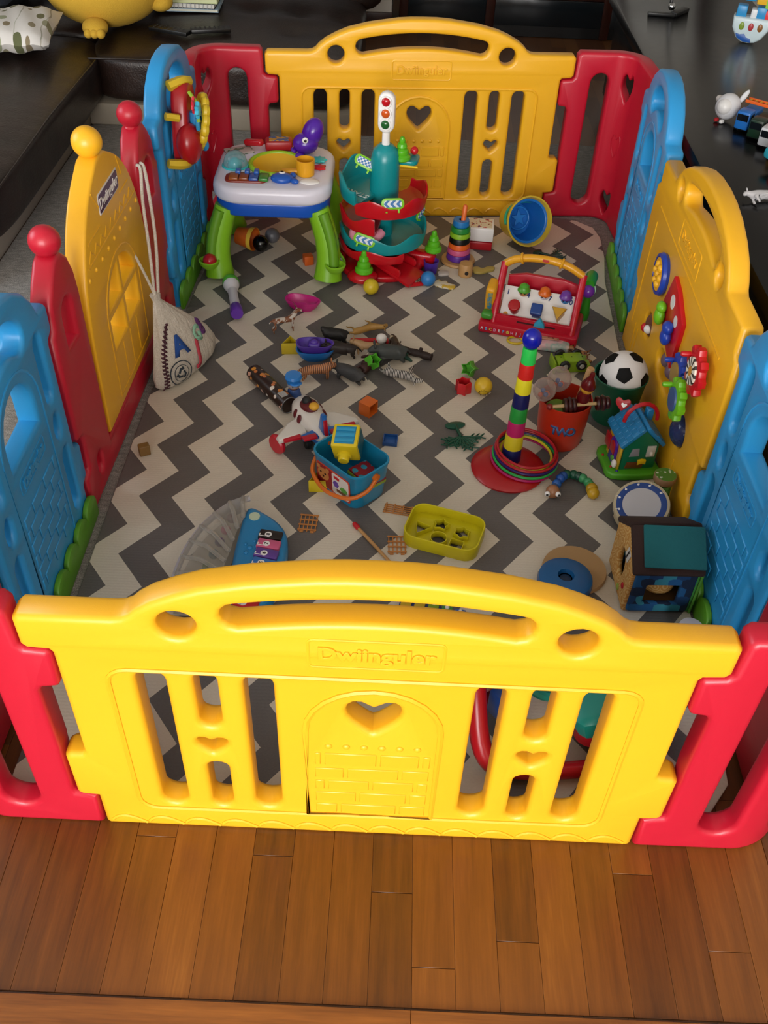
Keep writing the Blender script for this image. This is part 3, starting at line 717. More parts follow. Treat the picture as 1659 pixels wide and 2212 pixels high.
# ------------------------------------------------------------------ little animals
def quad(name, label, loc, rz, L=.07, m=None, H=.6, bw=.17, neck=.28, neckup=.25, headl=.2, headr=.09, leg=.045, tail=.3, tailr=.02, ears=True, roll=0, horn=None, group='toy animals on the mat', hump=0, mane=None, snout=.06, belly=1.0):
    """standing four-legged toy animal, length L, nose to +x; joints: knee/hock built into the legs"""
    t = thing(name, label, 'toy animal', loc, 0, group, rot=(roll, 0, rz))
    V = []; E = []; R = []
    def v(x, y, z, r, par=None):
        V.append((x * L, y * L, z * L)); R.append(r * L); 
        if par is not None: E.append((par, len(V) - 1))
        return len(V) - 1
    sh = H
    mid = v(0, 0, sh - bw * .9, bw * belly); hip = v(-.36, 0, sh - bw * .8, bw * .92, mid); chest = v(.32, 0, sh - bw * .8 + hump, bw * 1.0, mid)
    n1 = v(.32 + neck * .6, 0, sh - bw * .5 + neckup * .6, headr * 1.05, chest); hd = v(.32 + neck, 0, sh - bw * .5 + neckup, headr, n1); nz = v(.32 + neck + headl, 0, sh - bw * .5 + neckup - headl * .45, snout, hd)
    for sx, root, dx in ((1, chest, .0), (-1, hip, -.02)):
        for sy in (-1, 1):
            x0 = V[root][0] / L + dx; zt = V[root][2] / L
            a = v(x0 - .01 * sx, sy * bw * .65, zt - bw * .5, leg * 1.5, root)
            if sx < 0: k = v(x0 + .05, sy * bw * .72, zt * .52, leg * 1.15, a); h = v(x0 - .05, sy * bw * .72, zt * .26, leg * .8, k); f = v(x0 - .03, sy * bw * .72, leg * .8, leg * .8, h)
            else: k = v(x0 + .02, sy * bw * .72, zt * .40, leg, a); h = v(x0, sy * bw * .72, zt * .2, leg * .8, k); f = v(x0 + .02, sy * bw * .72, leg * .8, leg * .8, h)
    t1 = v(-.36 - bw * .9, 0, sh - bw * .6, tailr * 1.6, hip); v(-.36 - bw - tail * .6, 0, sh - bw - tail * .5, tailr, t1)
    skinfig('body', V, E, R, m, t, sub=2)
    hx, hz = V[hd][0], V[hd][2]
    if ears:
        for s in (-1, 1): add('ear', ball(headr * .28 * L, headr * .45 * L, headr * .65 * L, 8, 6), m, t, (hx - headr * .2 * L, s * headr * .8 * L, hz + headr * .95 * L), (s * -25, 0, 0))
    if horn == 'rhino': add('horn', lathe([(.03 * L, 0), (.015 * L, .06 * L), (0, .12 * L)], 10), mat('#6A6660', .6), t, (V[nz][0] - .0 * L, 0, V[nz][2] + snout * .6 * L), (0, 20, 0))
    if horn == 'antler':
        for s in (-1, 1): add('antler', tube([(hx, s * .03 * L, hz + .06 * L), (hx - .06 * L, s * .1 * L, hz + .2 * L), (hx - .16 * L, s * .14 * L, hz + .3 * L)], [.014 * L, .011 * L, .006 * L], 6), mat('#5B4630', .6), t)
    if horn == 'tusk':
        for s in (-1, 1): add('tusk', tube([(V[nz][0] - .05 * L, s * .05 * L, V[nz][2]), (V[nz][0] + .04 * L, s * .07 * L, V[nz][2] - .06 * L)], [.014 * L, .006 * L], 6), mat('#C9C2AE', .4), t)
    if mane: add('mane', join([(ball(.13 * L, .15 * L, .17 * L, 12, 8), TR(hx - .06 * L, 0, hz - .02 * L)), (ball(.14 * L, .13 * L, .13 * L, 12, 8), TR(hx - .14 * L, 0, hz - .08 * L))]), mane, t)
    return t
def stripes(name, a, b, scale, dist=4.0, thr=.5):
    q = NT(name, .5); co = q.coords('Object'); w = q.n('TexWave'); w.inputs['Scale'].default_value = scale; w.inputs['Distortion'].default_value = dist; w.inputs['Detail'].default_value = 2; q.l(co, w.inputs['Vector'])
    q.col(q.mix(q.math('GREATER_THAN', w.outputs['Fac'], thr), lin(a), lin(b))); return q.m
def patches(name, a, b, scale, thr=.5):
    q = NT(name, .5); co = q.coords('Object'); q.col(q.mix(q.math('SMOOTHSTEP', q.noise(co, scale, 2), thr - .03, thr + .03) if False else q.math('GREATER_THAN', q.noise(co, scale, 2), thr), lin(a), lin(b))); return q.m
quad('toy_deer', 'small white and brown spotted toy deer near the pink boat', (-.305, 1.525, MZ), 20, .075, patches('fawn', '#B9B0A6', '#7A4A2E', 60, .5), H=.62, bw=.12, neck=.2, neckup=.32, leg=.03, horn='antler', tail=.15)
quad('toy_tiger', 'orange toy tiger with dark stripes nearest the airplane', (-.195, 1.30, MZ), 12, .088, stripes('tiger', '#B97F55', '#5A3320', 60, 3, .62), H=.48, bw=.15, neck=.18, neckup=.08, headl=.13, headr=.11, snout=.07, leg=.05, tail=.35)
quad('toy_rhino', 'grey toy rhinoceros lying in front of the green star block', (-.105, 1.30, MZ), 155, .085, mat('#37383A', .6, .2, 200), H=.5, bw=.2, neck=.22, neckup=-.02, headl=.22, headr=.12, snout=.08, leg=.065, horn='rhino', tail=.15)
quad('toy_antelope', 'tan toy antelope lying behind the black gorilla', (-.10, 1.562, MZ + .008), 35, .085, mat('#A07A3A', .5, .1), H=.62, bw=.12, neck=.22, neckup=.3, leg=.028, horn='antler', roll=75, tail=.15)
quad('toy_lion', 'pale tan toy lioness below the red candy dispenser', (-.06, 1.428, MZ), 175, .085, mat('#A5835C', .55, .1), H=.45, bw=.14, neck=.2, neckup=.08, headl=.12, headr=.1, leg=.045, tail=.35)
quad('toy_elephant', 'dark grey toy elephant in the heap right of the green star', (.0, 1.395, MZ), 190, .085, mat('#3A3F3E', .6, .2), H=.6, bw=.22, neck=.22, neckup=.05, headl=.2, headr=.15, snout=.06, leg=.075, horn='tusk', tail=.15)
quad('toy_zebra', 'black and white striped toy zebra lying beside the log', (.035, 1.362, MZ + .007), -12, .092, stripes('zebra', '#C8C6C0', '#121212', 75, 2, .5), H=.6, bw=.13, neck=.24, neckup=.22, leg=.032, roll=80, tail=.2)
quad('toy_bear', 'brown toy bear lying between crocodile and green star', (-.085, 1.362, MZ + .008), 75, .075, mat('#3C1F1C', .55, .2), H=.55, bw=.18, neck=.18, neckup=.1, headl=.12, headr=.12, leg=.06, roll=70, tail=.08)
quad('toy_buffalo', 'very dark brown toy buffalo left of the brown bear', (-.135, 1.405, MZ), 185, .085, mat('#1E1411', .55, .2), H=.52, bw=.17, neck=.2, neckup=.05, headl=.16, headr=.11, leg=.05, horn='tusk', tail=.25)
quad('toy_eagle_moose', 'brown toy moose with pale face at the left end of the log', (.012, 1.447, MZ), -75, .07, patches('moose', '#3A2A1C', '#C0B090', 40, .6), H=.6, bw=.15, neck=.2, neckup=.15, headl=.2, headr=.09, leg=.035, tail=.1).name = 'toy_moose'
quad('toy_giraffe', 'spotted brown toy giraffe lying by the green car', (.545, 1.495, MZ + .006), -35, .07, patches('giraffe', '#9A6A3A', '#4F2D18', 90, .5), H=.6, bw=.12, neck=.3, neckup=.45, leg=.03, roll=78, tail=.15)
# gorilla on all fours
quad('toy_gorilla', 'black toy gorilla on all fours left of the candy dispenser', (-.158, 1.478, MZ), 185, .07, mat('#080808', .6, .3, 150), H=.62, bw=.22, neck=.16, neckup=.16, headl=.08, headr=.14, snout=.1, leg=.085, tail=.02, ears=False)
# crocodile: long low body
t = thing('toy_crocodile', 'dark green toy crocodile among the heap of animals', 'toy animal', (-.0, 1.43, MZ), 160, group='toy animals on the mat')
V = [(0, 0, .012), (.025, 0, .012), (.04, 0, .012), (.06, 0, .009), (-.025, 0, .011), (-.05, .004, .008), (-.07, .012, .005), (.02, .018, .005), (.02, -.018, .005), (-.02, .018, .005), (-.02, -.018, .005)]
skinfig('body', V, [(0, 1), (1, 2), (2, 3), (0, 4), (4, 5), (5, 6), (1, 7), (1, 8), (4, 9), (4, 10)], [.012, .011, .008, .005, .011, .007, .003, .004, .004, .004, .004], mat('#0F3A2C', .5, .3, 200), t)
for i in range(8): add('scute', lathe([(.004, 0), (0, .005)], 6), mat('#0F3A2C', .5), t, (-.05 + i * .011, 0, .017))
# ------------------------------------------------------------------ activity table
TLG = mat('#7DB81F', .38); TWH = mat('#D9D8E6', .3); TBL = mat('#1350B4', .32); TEAL = mat('#0E8A90', .3); PUR = mat('#4E1E9C', .25); ORG = mat('#E8701A', .35); YTO = mat('#E8C21A', .35)
t = thing('activity_table', 'baby activity table with white top, blue rim and green legs', 'activity table', (-.37, 1.975, MZ), 1)
deck = rrect(-.175, -.165, .175, .18, .085, 7)
add('table_rim', plate([rrect(-.168, -.158, .168, .173, .08, 6)], .045, .008, 2), TBL, t, (0, 0, .222))
bowl = circ(.005, .02, .078, 28)
add('table_top', plate([deck, bowl], .05, .018, 3), TWH, t, (0, 0, .262))
add('bowl', lathe([(.082, 0), (.08, .003), (.072, 0), (.055, -.02), (.02, -.034), (.019, -.04)], 32), mat('#D3A21C', .4), t, (.005, .02, .29))
add('bowl_rim', torus(.08, .008, 36, 8), mat('#8FB71E', .4), t, (.005, .02, .288)); add('hole', lathe([(0, 0), (.02, 0)], 20), BLK, t, (.005, .02, .252))
def leg(sx, sy):
    A = Vector((sx * .135, sy * .12, .215)); B = Vector((sx * .165, sy * .16, .012))
    pts = [A.lerp(B, k / 8) + Vector((sx * .014 * math.sin(math.pi * k / 8), 0, 0)) for k in range(9)]
    l = add('leg', tube([(p.x, p.y, p.z) for p in pts], [.034, .034, .035, .035, .036, .036, .037, .04, .044], 14), TLG, t, sc=(1, 1, 1))
    if sy < 0:
        g = [Vector((p.x + sx * .016, p.y - .027, p.z)) for p in pts[:7]]
        add('chute', tube([(p.x, p.y, p.z) for p in g], .017, 10), mat('#5E9418', .45), l)
        c = pts[6]; add('ball_cup', lathe([(0, -.012), (.02, -.01), (.028, 0), (.032, .012), (.027, .014), (.022, .002), (0, -.004)], 20), TLG, l, (c.x + sx * .022, c.y - .036, c.z - .002))
for sx in (-1, 1):
    for sy in (-1, 1): leg(sx, sy)
tag(add('play_ball', ball(.021), mat('#A3121C', .25), None, (-.37 - .183, 1.975 - .196, MZ + .075)), 'small red ball in the cup of the left table leg', 'ball')
w = add('whale', join([(ball(.038, .034, .03), TR(0, 0, .03)), (ball(.03, .032, .042), TR(.022, .006, .06, ry=25)), (ball(.01, .014, .006), TR(-.036, -.01, .015, ry=30)), (ball(.014, .012, .01), TR(-.02, -.025, .004))]), PUR, t, (.085, .105, .288), (0, 0, 10), 1.05)
e = add('eye', ball(.009, .004, .009, 12, 8), WHT, w, (-.004, -.031, .05)); add('pupil', ball(.005, .003, .005, 10, 6), BLK, e, (0, -.002, 0))
add('handset', box(.07, .022, .02, .008, 3), mat('#B3151E', .3), t, (-.075, .115, .312), (0, -12, -32))
r = add('red_block', box(.085, .05, .03, .008, 2), mat('#A0161C', .4), t, (.0, .135, .302), (0, 0, 6)); add('picture', box(.06, .03, .002, 0), patches('toy_picture', '#B58A3A', '#3A5A8C', 60, .5), r, (0, 0, .016))
add('picture_tray', box(.085, .05, .01, .004), patches('toy_picture2', '#5A6A50', '#B7A6A0', 50, .5), t, (-.12, .10, .29), (0, 0, 25))
add('clear_dome', lathe([(.036, 0), (.036, .012), (.03, .03), (.018, .04), (0, .044)], 22), glassy('#9AC0C4', .25), t, (-.118, .0, .287)); add('dome_base', torus(.037, .004), mat('#35B7BE', .35), t, (-.118, 0, .288)); add('dome_figure', ball(.022, .022, .024), mat('#35C3CE', .3), t, (-.118, -.012, .292))
kb = add('keyboard', plate([rrect(-.062, -.03, .062, .03, .02)], .012, .004, 1), mat('#7A2410', .35), t, (-.075, -.09, .287))
for i, c in enumerate(('#8C4A18', '#7C3A14', '#1E4C96', '#2E7A2A')): add('piano_key', box(.027, .044, .01, .003), mat(c, .3), kb, (-.035 + i * .029, -.004, .008))
for i in range(3): add('black_key', box(.015, .024, .012, .003), mat('#2358A8', .3), kb, (-.025 + i * .027, .018, .014))
f = add('fish', join([(ball(.034, .026, .014), TR()), (ball(.014, .01, .008), TR(.038, -.018, 0, rz=-30)), (ball(.01, .013, .008), TR(.03, .022, 0))]), mat('#1C55B0', .3), t, (.03, -.095, .295)); e = add('eye', ball(.01, .01, .005, 12, 8), WHT, f, (.0, .008, .012)); add('pupil', ball(.006, .006, .003, 10, 6), BLK, e, (0, 0, .003))
add('cup', lathe([(0, 0), (.026, 0), (.028, .045), (.025, .045), (.023, .004), (0, .004)], 24), mat('#DFA01C', .35), t, (.095, -.045, .288)); add('slide', plate([[(0, 0), (.06, .008), (.06, .03), (0, .02)]], .01, .003, 1), mat('#DFA01C', .35), t, (.025, -.06, .296))
add('gear_flower', plate([star(0, 0, .024, .017, 8)], .008, .003, 1), mat('#3FB4B0', .35), t, (.13, .05, .293)); add('gear_flower', plate([star(0, 0, .02, .014, 6)], .008, .003, 1), mat('#C21E22', .35), t, (.135, -.005, .293)); add('cloud', ball(.03, .02, .006), WHT, t, (.11, -.095, .287))
# things under the table
t = thing('paper_cup', 'orange cup with yellow zigzag rim lying under the activity table', 'cup', (-.478, 2.01, MZ + .036), rot=(90, 0, 70))
add('cup_body', lathe([(0, -.03), (.026, -.03), (.036, .03), (.033, .03), (.024, -.026), (0, -.026)], 24), mat('#C25A14', .5), t, (0, 0, 0)); add('zigzag_band', lathe([(.0345, .016), (.0368, .03), (.037, .031), (.0355, .016)], 24), mat('#D8B23A', .5), t)
tag(add('play_ball', ball(.026), mat('#050505', .18), None, (-.43, 1.995, MZ + .026)), 'glossy black ball under the activity table', 'ball')
tag(add('play_ball', ball(.024), mat('#5A5A60', .4), None, (-.40, 2.055, MZ + .024)), 'dull grey ball behind the black one under the table', 'ball')
tag(add('toy_block', box(.03, .03, .03, .003), mat('#C85A18', .4), None, (-.272, 1.925, MZ + .015), (0, 0, 20)), 'small orange block beside the right table leg', 'block')

# ------------------------------------------------------------------ ball track tower
TRD = mat('#B80F1C', .24); TGR = mat('#58B41E', .3)
t = thing('track_tower', 'spiral toy car ramp tower with traffic light, teal and red decks', 'toy garage', (-.04, 1.95, MZ), 0)
def wavy_deck(R, z, m, a0, a1, name, wall=.03, col=None):
    """shallow tray sector with a wavy rim"""
    bm = bmesh.new(); n = 84; rows = []
    for i in range(n + 1):
        a = math.radians(a0 + (a1 - a0) * i / n); c, s = math.cos(a), math.sin(a)
        h = wall * (1 + .35 * math.sin(a * 6)); rows.append([bm.verts.new((r * c, r * s, zz)) for r, zz in ((.03, z), (R * .82, z - .006), (R * .93, z), (R * .97, z + h), (R, z + h + .002), (R * 1.02, z + h - .004), (R * .97, z - .012), (R * .8, z - .016), (.03, z - .012))])
    for a, b in zip(rows, rows[1:]):
        for k in range(9): bm.faces.new((a[k], b[k], b[(k + 1) % 9], a[(k + 1) % 9]))
    bm.faces.new(rows[0]); bm.faces.new(rows[-1][::-1])
    return add(name, bm_mesh(bm), m, t, angle=45)
add('base', plate([spline([(-.13, -.03), (-.10, -.10), (-.04, -.125), (.03, -.125), (.09, -.10), (.13, -.03), (.125, .05), (.07, .12), (-.02, .125), (-.10, .09)], 5, True)], .02, .006, 2), TRD, t, (0, 0, .01))
add('base_wall', tube(spline([(-.13, -.02, .03), (-.12, .04, .03), (-.08, .10, .035), (0, .125, .04), (.08, .10, .035)], 5), .016, 8), TRD, t)
add('exit_ramp', plate([[(-.06, -.035), (.10, -.05), (.10, .05), (-.06, .035)]], .012, .004, 1), TRD, t, (.03, -.075, .035), (0, 12, -32))
for s in (-1, 1): add('ramp_side', plate([slot(0, .013, -.06, .06)], .008, .003, 1), TRD, t, (.035 + s * .024, -.07 + s * .036, .048), (90, 0, -32), (1, 1, 1)).rotation_euler = [math.radians(90), math.radians(90 + 12), math.radians(-32)]
add('ramp_mat', box(.045, .03, .003, .001), patches('ramp_pattern', '#8A8C7A', '#3A4034', 120, .5), t, (.10, -.125, .016), (0, 0, 15)); add('ramp_foot', box(.06, .045, .012, .005), TRD, t, (.10, -.125, .008), (0, 0, 15))
add('arm', plate([rrect(-.055, -.02, .055, .02, .018)], .05, .012, 2), TRD, t, (.115, -.01, .03), (0, 0, -12))
add('foot_pad', ball(.048, .038, .02), TRD, t, (-.055, -.125, .02))
wavy_deck(.135, .075, TRD, 120, 300, 'lower_ramp', .02)
wavy_deck(.133, .105, TEAL, -220, 100, 'lower_deck', .03)
wavy_deck(.133, .165, TRD, 150, 260, 'middle_ramp', .03)
wavy_deck(.13, .218, TRD, -130, 50, 'upper_ramp', .03); wavy_deck(.135, .245, TEAL, 90, 232, 'upper_deck', .045)
add('column', lathe([(.03, 0), (.03, .20), (.042, .205), (.044, .22), (.043, .335), (.036, .365), (.02, .38), (0, .382)], 26), TEAL, t)
add('side_platform', plate([rrect(-.04, -.035, .04, .035, .02)], .014, .004, 1), TEAL, t, (.06, .035, .325), (0, 0, -10)); add('platform_edge', box(.07, .004, .006, .001), YTO, t, (.062, -.002, .318), (0, 0, -10)); add('red_peg', ball(.012), mat('#C81A22', .25), t, (.085, .05, .345)); add('green_tile', box(.018, .014, .004, .001), TGR, t, (.05, .02, .333))
tl = add('traffic_light', plate([slot(0, .024, 0, .115)], .03, .008, 2, wall=True), WHT, t, (0, 0, .415), (0, 0, -8)); add('light_post', lathe([(.012, .375), (.011, .42)], 14), WHT, t)
for z, c in ((.09, '#B0101C'), (.058, '#C4521A'), (.027, '#1F5A2A')):
    add('lamp_rim', torus(.0145, .003, 20, 6), WHT, tl, (-.001, -.016, z), (90, 0, 0)); add('lamp_lens', ball(.0125, .007, .0125, 16, 10), mat(c, .15), tl, (-.001, -.016, z))
tree_me = finish(lathe([(0, 0), (.024, 0), (.027, .004), (.026, .012), (.019, .017), (.021, .022), (.019, .03), (.013, .034), (.0155, .039), (.013, .048), (.008, .051), (.0095, .056), (.006, .066), (0, .069)], 20), TGR)
for x, y, z, s in ((.048, .012, .332, 1.0), (.16, -.01, .055, 1.0), (-.052, -.125, .035, 1.05)): add('tree', tree_me, None, t, (x, y, z), (0, 0, 0), s)
q = NT('arrow_sign', .4); sp = q.sep(q.coords('Object')); fr = q.math('FRACT', q.math('MULTIPLY', q.math('SUBTRACT', sp[0], q.math('ABSOLUTE', sp[2])), 55.0)); q.col(q.mix(q.math('GREATER_THAN', fr, .5), lin('#D5DEE6'), lin('#2E6EB0'))); ARROW = q.m
q = NT('checker_sign', .4); ck = q.n('TexChecker'); ck.inputs['Scale'].default_value = 170; q.l(q.coords('Object'), ck.inputs[0]); ck.inputs[1].default_value = lin('#DDE2E6'); ck.inputs[2].default_value = lin('#3A74B4'); q.col(ck.outputs[0]); CHK = q.m
def sign(x, y, z, rot, m, s=1.0):
    g = add('sign', plate([rrect(-.034, -.016, .034, .016, .014)], .006, .002, 1, wall=True), mat('#7DC42A', .35), t, (x, y, z), rot, s)
    add('sign_face', plate([rrect(-.026, -.0095, .026, .0095, .006)], .002, 0, 1, wall=True), m, g, (0, -.0036, 0))
    for i in (-1, 1): add('sign_foot', box(.006, .006, .012, .001), mat('#7DC42A', .35), g, (i * .018, 0, -.02))
sign(.028, -.12, .255, (-15, 0, 8), ARROW); sign(-.052, -.125, .14, (-15, 12, -12), ARROW); sign(-.135, -.085, .062, (-10, 50, -30), ARROW); sign(-.058, -.005, .325, (-35, 22, -12), CHK); sign(.115, .05, .15, (0, -30, 60), ARROW, .8)
add('start_lettering', text('START', .03, .0008, bold=.0006), mat('#C9D8D6', .5), t, (-.082, -.03, .2425), (0, 0, 145), angle=0)
t2 = tag(add('toy_boat', tube(spline([(-.03, 0, .03), (-.035, -.01, .012), (-.01, -.02, .004), (.03, -.015, .008), (.05, 0, .02)], 4), [.012 + .006 * math.sin(i * .19) for i in range(17)], 10), mat('#D48AA0', .35), None, (-.09, 1.875, MZ + .125)), 'pink plastic piece lying on the lower teal deck', 'toy piece'); t2.name = 'toy_slide'

# ------------------------------------------------------------------ far floor toys
WOODL = mat('#B58A55', .5, .15, 40, .1)
t = thing('ring_stacker', 'stack of coloured rings on a wooden base with orange peg', 'stacking toy', (.203, 1.985, MZ), 0)
add('base', lathe([(0, 0), (.052, 0), (.055, .004), (.052, .01), (0, .01)], 30), WOODL, t); add('peg', lathe([(.008, .01), (.0075, .185), (.004, .19), (0, .19)], 14), mat('#DC6A2C', .4), t, (0, 0, 0), (0, 2.5, 0))
z = .01
for r, h, c in ((.0385, .021, '#5A2A90'), (.037, .018, '#C2527E'), (.034, .018, '#DA5F1E'), (.0335, .019, '#0B0B0B'), (.033, .017, '#82B224'), (.031, .018, '#238034'), (.026, .021, '#1D72B4')):
    add('ring', lathe([(.008, 0), (r - .003, 0), (r, .004), (r * .97, h - .004), (r * .93, h), (.008, h)], 30), mat(c, .38), t, (0, 0, z)); z += h
q = NT('picture_box', .5); co = q.coords('Object'); n = q.noise(co, 55, 2); q.col(q.ramp(n, [(0, '#2C4A6A'), (.36, '#B0412A'), (.42, '#D9CDB0'), (.62, '#DCD2BC'), (.66, '#C9862A'), (.72, '#2B2B2B')], 'CONSTANT'))
t = thing('toy_case', 'white and red plastic case with printed lid leaning on the far panel', 'box', (.275, 2.10, MZ), -4, rot=(0, 0, -4))
add('case_base', box(.085, .075, .028, .004, z0=True), mat('#A8121E', .35), t, (0, 0, 0)); add('case_lid', box(.088, .078, .045, .004, z0=True), WHT, t, (0, .002, .03)); add('lid_picture', box(.074, .062, .001), q.m, t, (0, .002, .0757))
t = thing('toy_bucket', 'yellow toy bucket with blue inside tipped on its side', 'bucket', (.41, 2.13, MZ + .078), rot=(68, 0, 20))
add('bucket_wall', lathe([(0, -.055), (.056, -.055), (.075, .055), (.079, .055), (.079, .06), (.074, .06), (.07, .05), (.053, -.05), (0, -.05)], 34), mat('#C9A92A', .35), t); add('blue_liner', lathe([(0, -.046), (.05, -.046), (.062, .044), (.066, .046), (.069, .046)], 34), mat('#1A6CC0', .35), t)
add('sea_star_relief', join([plate([star(0, 0, .03, .013, 5)], .008, .003, 1), (torus(.036, .003), TR())]), mat('#2A82D0', .35), t, (.008, .004, -.042)); add('handle', tube([(.08 * math.cos(a), .08 * math.sin(a) * .75, .05 - .035 * math.sin(a)) for a in [math.pi * i / 14 for i in range(15)]], .0045, 8), mat('#1F9A78', .35), t)
tag(add('toy_cup', lathe([(0, 0), (.019, 0), (.024, .04), (.0215, .04), (.017, .003), (0, .003)], 22), mat('#4B2E9A', .35), None, (.115, 1.905, MZ)), 'small purple cup standing beside the ramp tower', 'cup')
tag(add('play_ball', ball(.023), mat('#2A78BC', .4), None, (.106, 1.822, MZ + .023)), 'matte blue ball in front of the ramp tower', 'ball')
tag(add('play_ball', ball(.024), mat('#C9B01E', .4), None, (-.067, 1.757, MZ + .024)), 'matte yellow ball in front of the ramp tower', 'ball')
q = patches('cat_puzzle', '#C9BFA0', '#4A4030', 70, .6)
def puzzle(label, loc, rz, m, pts): tag(add('puzzle_piece', plate([spline(pts, 3, True)], .008, .002, 1), m, None, loc, (0, 0, rz)), label, 'puzzle piece', 'wooden puzzle pieces')
puzzle('yellow and white cat shaped puzzle piece beside the blue ball', (.158, 1.822, MZ + .004), -30, patches('cat_pz', '#D4CBB4', '#C9A63A', 50, .55), [(-.032, -.012), (-.03, .016), (-.018, .01), (-.006, .02), (.008, .012), (.03, .014), (.034, -.008), (.01, -.016), (-.014, -.02)])
puzzle('small white puzzle piece between purple cup and ring stacker', (.155, 1.893, MZ + .004), 15, mat('#B9B2AC', .5), [(-.018, -.01), (-.014, .01), (.004, .014), (.018, .004), (.012, -.012)])
puzzle('yellow green duck shaped wooden puzzle piece by the wooden cylinder', (.285, 1.925, MZ + .004), 10, mat('#B09A4C', .5, .1), [(-.035, -.012), (-.036, .014), (-.018, .02), (-.004, .008), (.016, .018), (.036, .014), (.03, -.004), (.008, -.012), (-.012, -.02)])
t = thing('wooden_whistle', 'short wooden cylinder with a dark round hole', 'wooden toy', (.224, 1.895, MZ), 0); add('cylinder', lathe([(0, 0), (.02, 0), (.0225, .003), (.0225, .036), (.019, .042), (0, .043)], 24), WOODL, t); add('hole', lathe([(0, 0), (.006, 0), (.006, .0025), (0, .0025)], 14), mat('#1A0F08', .7), t, (.002, -.0212, .018), (90, 0, 0))
def flat_tree(label, loc, rz, s, c='#0C4A36'):
    t = thing('toy_tree', label, 'toy tree', loc, rz, 'plastic toy trees'); M_ = mat(c, .4)
    add('base', lathe([(0, 0), (.016, 0), (.018, .004), (.01, .007), (0, .007)], 14, 1.3, .7), M_, t, (0, .04 * s, 0), sc=s); add('trunk', tube([(0, .04 * s, .005), (0, -.005 * s, .006)], .004 * s), M_, t)
    br = []
    for i in range(9):
        a = math.radians(-170 + i * 20); L_ = .045 * s * (.8 + .2 * math.sin(i * 1.7)); p = (L_ * math.cos(a), -.005 * s + L_ * math.sin(a), .007)
        br.append(tube([(0, -.005 * s, .006), p], [.003 * s, .002 * s], 6))
        for k in (.45, .7, .95):
            bx, by = p[0] * k, -.005 * s + (p[1] + .005 * s) * k
            for dd in (-40, 40):
                br.append(tube([(bx, by, .006), (bx + .014 * s * math.cos(a + math.radians(dd)), by + .014 * s * math.sin(a + math.radians(dd)), .008)], [.002 * s, .0016 * s], 5))
    add('branches', join(br), M_, t)
flat_tree('dark green flat plastic tree lying left of the ring toss', (.185, 1.075, MZ), 15, 1.15)
flat_tree('dark green plastic tree lying behind the workbench toy', (.50, 2.04, MZ), 60, 1.0, '#12392C')
# ------------------------------------------------------------------ middle floor toys
t = thing('microphone', 'toy microphone with green head, white grip and purple end', 'microphone', (-.468, 1.66, MZ + .027), rot=(-90, 0, 14))
for nm, pr, c in (('head', [(.015, .058), (.024, .066), (.026, .08), (.022, .096), (.012, .105), (0, .107)], '#4FA83A'), ('collar', [(.014, .03), (.021, .056), (.0245, .066), (.0235, .07)], '#CFCDD2'), ('grip', [(.0145, -.055), (.0135, .0), (.0145, .032)], '#BDBBC4'), ('end_cap', [(0, -.1), (.017, -.1), (.019, -.095), (.017, -.06), (.014, -.054), (0, -.054)], '#5C2C9C')): add(nm, lathe(pr, 24), mat(c, .35), t)
add('button', ball(.006, .004, .006), ORG, t, (.002, .018, .045), (0, 0, 0)); add('button', ball(.006, .004, .008), BLK, t, (0, .015, .025))
def boat(label, loc, rz, c, c2=None, s=1.0, cabin=False):
    t = thing('toy_boat', label, 'toy boat', loc, rz)
    def ring(k, z): return [(x * k * s, y * k * s, z * s) for x, y in spline([(.055, 0), (.04, .02), (0, .028), (-.04, .022), (-.05, 0), (-.04, -.022), (0, -.028), (.04, -.02)], 4, True)]
    bm = bmesh.new(); rs = [[bm.verts.new(p) for p in ring(k, z)] for k, z in ((.55, 0), (.8, .012), (1.0, .03), (1.02, .033), (.93, .033), (.74, .016), (.5, .01))]
    for a, b in zip(rs, rs[1:]):
        for i in range(len(a)): j = (i + 1) % len(a); bm.faces.new((a[i], a[j], b[j], b[i]))
    bm.faces.new(rs[0][::-1]); bm.faces.new(rs[-1]); add('hull', bm_mesh(bm), mat(c, .35), t)
    if cabin: add('cabin', join([(box(.035 * s, .028 * s, .022 * s, .008 * s, 3, True), TR(.0, 0, .012 * s)), (ball(.012 * s, .01 * s, .008 * s), TR(0, 0, .034 * s))]), mat(c, .35), t)
    else: add('seat', plate([spline([(.022 * s, 0), (.01 * s, .012 * s), (-.016 * s, .01 * s), (-.022 * s, 0), (-.012 * s, -.011 * s), (.012 * s, -.01 * s)], 3, True)], .006, .002, 1), mat(c2 or c, .35), t, (0, 0, .012 * s))
    return t
boat('magenta pink toy boat lying on the mat', (-.265, 1.652, MZ), -12, '#B81E78', '#C43488', 1.0)
boat('blue toy boat under the stacked purple boat', (-.208, 1.395, MZ), 2, '#1C6CB8', None, 1.0)
boat('purple toy boat stacked on top of the blue boat', (-.208, 1.395, MZ + .0205), 2, '#4A2E96', None, .98, True)
def hollow_block(name, label, pts, h, c, loc, rot, wall=.88):
    """shape sorter block: open prism with a closed bottom"""
    t = thing(name, label, 'shape block', loc, 0, 'shape sorter blocks', rot=rot); M_ = mat(c, .35)
    cx = sum(p[0] for p in pts) / len(pts); cy = sum(p[1] for p in pts) / len(pts); inner = [(cx + (x - cx) * wall, cy + (y - cy) * wall) for x, y in pts]
    add('side_wall', plate([pts, inner], h, .0012, 1), M_, t, (0, 0, h / 2)); add('bottom', plate([[(cx + (x - cx) * .96, cy + (y - cy) * .96) for x, y in pts]], .004, .0008, 1), M_, t, (0, 0, .003))
    return t
tri = [(.024, -.014), (0, .028), (-.024, -.014)]
